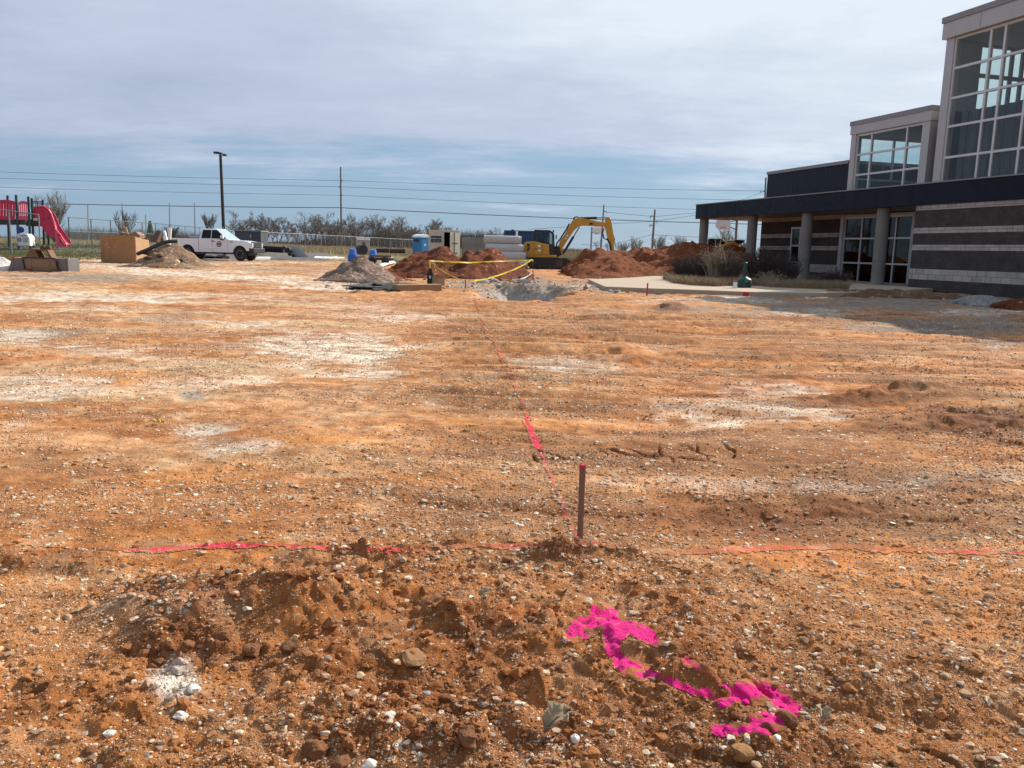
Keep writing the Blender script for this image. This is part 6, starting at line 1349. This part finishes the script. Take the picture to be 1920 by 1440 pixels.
# ------------------------------------------------------------------ vegetation (late winter, leafless)
M_BARK = mat('grey_bark', (.13, .115, .10), .9, 0, .25, 3); M_TWIG = mat('grey_twigs', (.14, .118, .10), .9, 0, .25, 2); M_TWIGG = mat('pale_grey_twigs', (.24, .215, .19), .9, 0, .2, 2); M_TWIGW = mat('brown_twigs', (.19, .165, .14), .9, 0, .25, 2)
def tree_parts(seed, h, spread, r0, fork=.25, nb=(7, 5, 5), up=.35, multi=1, twig=.016):
    rs = random.Random(seed); trunk = MB(); crown = MB()
    def branch(mb, p, d, l, r, lev):
        n = 4 if lev < 2 else 3; pts = [Vector(p)]; q = Vector(p); dd = Vector(d).normalized()
        for i in range(n):
            w = .16+.07*lev; dd = (dd + Vector((rs.uniform(-w, w), rs.uniform(-w, w), rs.uniform(-w, w)+.06*lev*up))).normalized(); q = q+dd*l/n; pts.append(q.copy())
        rad = [max(r*(1-.65*i/n), twig*.7) for i in range(n+1)]; mb.tube(pts, rad, 6 if lev == 0 else (4 if lev == 1 else 3), False)
        if lev < len(nb):
            for k in range(nb[lev]):
                s = fork+(1-fork)*(k+rs.random())/nb[lev]; i = min(int(s*n), n-1); b = pts[i].lerp(pts[i+1], s*n-i)
                a = rs.uniform(0, 2*math.pi); ang = spread*rs.uniform(.7, 1.25)*(1.0 if lev == 0 else .8)
                ax = dd if lev else Vector((0, 0, 1)); e1 = ax.orthogonal().normalized(); e2 = ax.cross(e1)
                nd = ax*math.cos(ang)+(e1*math.cos(a)+e2*math.sin(a))*math.sin(ang)+Vector((0, 0, up*.4))
                branch(crown, b, nd, l*rs.uniform(.42, .66)*(1.15-.35*s), max(rad[i]*.6, twig), lev+1)
    for k in range(multi):
        d = Vector((rs.uniform(-.12, .12), rs.uniform(-.12, .12), 1)) if multi == 1 else Vector((.5*math.cos(k*6.28/multi), .5*math.sin(k*6.28/multi), 1.3))
        branch(trunk, (0, 0, -.1), d, h*.72, r0, 0)
    return trunk, crown
def tree(name, seed, h, spread, r0, loc, label, grp, cat='tree', mb=M_BARK, mt=M_TWIG, **kw):
    t = thing(name, label, cat, loc, random.Random(seed).uniform(0, 6), grp); a, b = tree_parts(seed, h, spread, r0, **kw); a.build('trunk', mb, t, smooth=True, fix=False); b.build('crown', mt, t, smooth=True, fix=False)
    zs = max(v[2] for v in b.v); k = h/zs; t.scale = (k, k, k); return t
TL = 'bare trees of the distant treeline'; LT = 'bare grey tree of the far treeline behind the chain link fence'
protos = [tree('bare_tree', 100+i, 6.0, (.75, .6, .85, .7, .55, .9, .65)[i], (.13, .11, .15, .12, .10, .14, .12)[i], (0, 0, -50), LT, TL, fork=(.2, .3, .15, .35, .2, .25, .3)[i], nb=((6,5,4,4),(6,5,4,4),(7,5,4,3),(7,5,3,4),(8,4,4,4),(6,5,5,3),(7,5,4,4))[i], twig=.019) for i in range(7)]
rt_ = random.Random(4); used = [False]*7
def put_tree(u, v, Y, i=None):
    i = rt_.randrange(7) if i is None else i; p = at(u, v, Y); z = ground_z(p[0], Y); h = (p[2]-z)*1.12; k = h/6.0
    o = protos[i]; base = o.scale[0] if not used[i] else o['k0']
    if not used[i]: o['k0'] = base; used[i] = True
    else: o = dup(o)
    s = base*k; o.location = (p[0], Y, z); o.rotation_euler = (0, 0, rt_.uniform(0, 6)); w = rt_.uniform(.95, 1.3); o.scale = (s*w, s*w, s); return o
more = [(435+rt_.uniform(0, 370), rt_.uniform(410, 432)) for k in range(34)]+[(815+rt_.uniform(0, 150), rt_.uniform(424, 440)) for k in range(8)]
for u, v in more+[(428,418),(445,414),(462,401),(478,402),(484,405),(498,411),(510,418),(522,413),(541,412),(556,417),(573,402),(586,410),(598,403),(611,407),(620,415),(630,428),(648,424),(661,405),(672,412),(682,408),(700,405),(712,412),(722,421),(736,424),(752,425),(768,428),(782,424),(795,417),(806,420),(816,416),(829,419),(842,426),(860,432),(884,434),(908,432),(936,431),(950,436),(1000,440),(1120,452),(1140,450)]:
    put_tree(u, v, rt_.uniform(138, 168))
for u, v, i in ((305,424,2),(318,428,5),(203,432,1),(150,436,3),(255,432,4),(340,432,0)): put_tree(u, v, rt_.uniform(120, 150), i)
for o in protos:
    if 'k0' in o: del o['k0']
def near_tree(u0, v0, vb, Y, seed, label, grp=None, **kw):
    p = at(u0, v0, Y); z = at(u0, vb, Y)[2]; return tree('bare_tree', seed, p[2]-z, kw.pop('spread', .6), kw.pop('r0', .12), (p[0], Y, z), label, grp, **kw)
near_tree(96, 352, 452, 78, 211, 'largest bare tree, rounded and brownish, right behind the red slide', mt=M_TWIGW, spread=.62, r0=.13, fork=.12, nb=(9,6,4,3), multi=3, twig=.010, up=.7)
near_tree(232, 389, 452, 85, 223, 'small upright bare tree above the plywood box', spread=.38, r0=.09, fork=.1, nb=(10,5,4), multi=4, twig=.010, up=.8)
near_tree(392, 396, 440, 82, 227, 'small fan shaped bare tree behind the pickup roof', spread=.32, r0=.07, fork=.25, nb=(8,4,3), multi=6, twig=.010, up=.8)
near_tree(325, 423, 448, 88, 229, 'small round bare tree behind the pickup bed', spread=.5, r0=.07, fork=.1, nb=(9,5,4), multi=4, twig=.009, up=.5)
for u, v, Y, sd, lb in ((1192,438,84,231,'round bare bush like tree behind the right end of the excavator arm'), (1240,437,86,233,'bare tree just right of the three armed pole'), (1276,439,88,235,'bare tree left of the first column'), (1300,452,95,237,'low faint bare tree touching the first column'), (1362,421,80,239,'dense bare tree behind the second basketball hoop'), (1392,446,84,241,'bare tree beside the second column'), (1168,452,100,243,'small bare bush left of the round bare tree')):
    near_tree(u, v, 480, Y, sd, lb, 'bare trees behind the clay heap', mt=M_TWIGG, mb=M_TWIGG, spread=.6, r0=.06, fork=.08, nb=(8,5,4), multi=5, twig=.009, up=.5)
def sticks(name, X, Y, Z, H, r, lean, m, seed):
    rs = np.random.RandomState(seed); n = len(X); lx = rs.normal(0, lean, n)*H; ly = rs.normal(0, lean, n)*H; a0 = rs.uniform(0, 6.28, n); V = np.zeros((n, 7, 3))
    for k in range(3):
        a = a0+k*2.094
        V[:, k] = np.stack([X+r*np.cos(a), Y+r*np.sin(a), Z-.05], 1); V[:, 3+k] = np.stack([X+lx*.4+r*.8*np.cos(a), Y+ly*.4+r*.8*np.sin(a), Z+H*.55], 1)
    V[:, 6] = np.stack([X+lx, Y+ly, Z+H], 1)
    f = np.array([(0,1,4),(0,4,3),(1,2,5),(1,5,4),(2,0,3),(2,3,5),(3,4,6),(4,5,6),(5,3,6)]); Fq = (f[None]+7*np.arange(n)[:, None, None]).reshape(-1, 3)
    return np_mesh(name, V.reshape(-1, 3), Fq, m, False)
def gz_arr(x, y): return terrain(np.asarray(x, float), np.asarray(y, float))[0]
rs = np.random.RandomState(77)
def thicket(name, u0, u1, Y0, Y1, n, h0, h1, r, m, seed, lean=.22):
    rs = np.random.RandomState(seed); u = rs.uniform(u0, u1, n); Y = rs.uniform(Y0, Y1, n); x = (u-960)/F*Y; hm = h0+(h1-h0)*np.clip(.5+1.6*fbm(x, Y*.2, 9, 4, seed), 0, 1)*rs.uniform(.35, 1, n)
    o = sticks(name, x, Y, gz_arr(x, Y), hm, r, lean, m, seed); return tag(o, kind='stuff')
thicket('distant_thicket', 405, 960, 150, 185, 16000, .8, 4.4, .04, mat('thicket_brown', (.105, .088, .074), .95, 0, .3, .3), 301)
thicket('distant_thicket', 90, 420, 130, 165, 5000, .6, 3.0, .03, mat('thicket_brown', (.105, .088, .074), .95), 303)
thicket('distant_thicket', 960, 1420, 120, 160, 5000, .6, 1.6, .03, mat('thicket_tan', (.21, .17, .12), .95, 0, .3, .3), 305)
thicket('distant_thicket', -500, 100, 140, 170, 3000, .6, 2.6, .03, mat('thicket_brown', (.105, .088, .074), .95), 306); thicket('distant_thicket', 1420, 2700, 150, 190, 5000, .8, 3.0, .04, mat('thicket_brown', (.105, .088, .074), .95), 308)
thicket('tall_dry_grass', 480, 1160, 88, 125, 16000, .25, .8, .018, mat('dry_grass_tan', (.36, .285, .165), .9, 0, .25, .4), 307, .3)
thicket('tall_dry_grass', 1000, 1160, 70, 92, 7000, .5, 1.35, .018, mat('dry_grass_tan', (.36, .285, .165), .9), 309, .25)
thicket('tall_dry_grass', -100, 480, 84, 125, 9000, .2, .6, .018, mat('dry_grass_tan', (.36, .285, .165), .9), 311, .3)
def turf(name, u0, u1, v0, v1, n, h, m, seed):
    rs = np.random.RandomState(seed); u = rs.uniform(u0, u1, n); v = rs.uniform(v0, v1, n); x, y = flat_to_ground(u, v); k = (y > 5) & (y < 130); x, y = x[k], y[k]; return tag(sticks(name, x, y, gz_arr(x, y), h*rs.uniform(.4, 1, len(x)), .012, .6, m, seed), kind='stuff')
turf('rough_grass', -60, 205, 470, 490, 9000, .16, mat('rough_grass_green', (.11, .115, .038), .9, 0, .35, .8), 313)
# far cedar
def cedar():
    Y = 110; p = at(281, 416, Y); z = ground_z(p[0], Y); t = thing('evergreen_tree', 'dark narrow evergreen tree behind the end of the tall backstop fence', 'tree', (p[0], Y, z)); h = p[2]-z
    MB().tube([(0,0,-.1),(0,0,h*.9)], [.12,.03], 6).build('trunk', M_BARK, t); rs = np.random.RandomState(8); n = 1500; zz = rs.uniform(.05, 1, n)**.8; rad = (1-zz)*.24*h*np.sqrt(rs.uniform(.15, 1, n))+.03; a = rs.uniform(0, 6.28, n)
    o = scatter('crown', rad*np.cos(a), rad*np.sin(a), zz*h*.98, np.full(n, .28), np.full((n, 3), .1), mat('evergreen_needles', (.035, .045, .028), .9, 0, .4, 3), 1, 8, .5, (.3, .6)); o.parent = t
cedar()
# ---- planting bed and shrubs round the columns
bed = [gp(u, v, .14)[:2] for u, v in ((1243,521.5),(1262,528.5),(1300,533),(1345,535),(1370,534),(1420,534.2),(1445,536.5),(1490,538),(1560,540.5),(1592,541.5))]
rear_ = [tuple(bw(x, o)[:2]) for x, o in ((-2.6, -2.3), (-9.2, -2.3), (-12.5, -4.0))]
o = MB().slab([tuple(q) for q in bed]+rear_, .10, .17).build('planting_bed', dirt_material('bed_mulch', ((.10, .065, .045), (.16, .11, .075), (.06, .04, .028)), (.3, .24, .16), .2, 9)); tag(o, kind='structure')
def shrub(u, v, hpx, wpx, Y, seed, label, m, n=170, arch=.5, r=.009, grp='dormant shrubs around the columns', name='bare_shrub', cat='shrub'):
    p = at(u, v, Y); s = Y/F; H_ = hpx*s; W_ = wpx*s*.5; rs = random.Random(seed); t = thing(name, label, cat, (p[0], Y, .14), 0, grp); st = MB(); tw = MB()
    for k in range(n):
        a = rs.uniform(0, 6.283); q = rs.random()**.5; b = Vector((math.cos(a)*q*W_*.35, math.sin(a)*q*W_*.35, 0)); h = H_*rs.uniform(.55, 1.05)*(1-.3*q); e = Vector((math.cos(a)*q*W_, math.sin(a)*q*W_, 0)); dr = arch*rs.random()*q
        P_ = [b, b.lerp(e, .35)+Vector((rs.uniform(-.04,.04), rs.uniform(-.04,.04), h*.5)), b.lerp(e, .75)+Vector((rs.uniform(-.06,.06), rs.uniform(-.06,.06), h*(.9-.1*dr))), e*1.1+Vector((0, 0, h*(1-.45*dr)))]
        st.tube(P_, [r*1.3, r, r*.75, r*.4], 3, False)
        for j in range(4):
            i = rs.choice((1, 1, 2)); c = P_[i].lerp(P_[i+1], rs.random()); d = Vector((rs.uniform(-1,1), rs.uniform(-1,1), rs.uniform(-.1,1)))*H_*.16; tw.tube([c, c+d*.6, c+d+Vector((0,0,.02))], [r*.6, r*.5, r*.3], 3, False)
    st.build('stems', m, t, fix=False); tw.build('twigs', m, t, fix=False); return t
M_SHD = mat('dark_shrub_twig', (.075, .058, .048), .9, 0, .3, 6); M_SHP = mat('pale_reed', (.38, .30, .20), .85, 0, .25, 6); M_SHB = mat('brown_shrub_twig', (.13, .10, .075), .9, 0, .3, 6)
shrub(1285, 531, 52, 70, 33.0, 401, 'low dark bare shrub in front of the first column', M_SHD, 190); shrub(1322, 533, 60, 62, 31.5, 403, 'dark bare shrub between the first column and the pale reeds', M_SHD, 170)
shrub(1338, 534, 84, 66, 31.0, 405, 'tall pale arching reed clump between the first two columns', M_SHP, 70, .9, .012, 'dry reed clumps', 'reed_clump', 'reeds'); shrub(1366, 536, 66, 66, 30.8, 407, 'brown bare shrub right of the pale reeds', M_SHB, 190)
shrub(1424, 537, 76, 72, 30.6, 409, 'tall dark bare shrub right of the green ash bin', M_SHD, 210); shrub(1473, 538, 64, 66, 30.2, 411, 'dark rounded bare shrub left of the third column', M_SHD, 190)
shrub(1568, 541.5, 36, 60, 29.4, 413, 'low wiry shrub in front of the entrance doors', M_SHD, 150); shrub(1443, 538, 30, 60, 29.9, 415, 'small bent pale reed clump right of the ash bin', M_SHP, 45, 1.0, .011, 'dry reed clumps', 'reed_clump', 'reeds'); shrub(1530, 541, 24, 50, 29.8, 417, 'low brown shrub between the third column and the doors', M_SHB, 120)
def bed_grass():
    rs = np.random.RandomState(31); n = 9000; u = rs.uniform(1244, 1590, n); vf = np.interp(u, [1243,1262,1300,1345,1370,1420,1445,1490,1560,1592], [521.5,528.5,533,535,533.5,533.5,536.5,538,540.5,541.5]); v = vf-rs.uniform(0, 1, n)**1.6*np.where(u < 1300, 7, 12)
    a = fw[None]*F+rt[None]*(u[:, None]-960)-upv[None]*(v[:, None]-720); t = (.17-CAMH)/a[:, 2]; x, y = a[:, 0]*t, a[:, 1]*t
    return tag(sticks('dry_bed_grass', x, y, np.full(n, .16), .30*rs.uniform(.3, 1, n), .007, .7, mat('bed_grass_brown', (.30, .225, .13), .9, 0, .3, 3), 33), kind='stuff')
bed_grass()
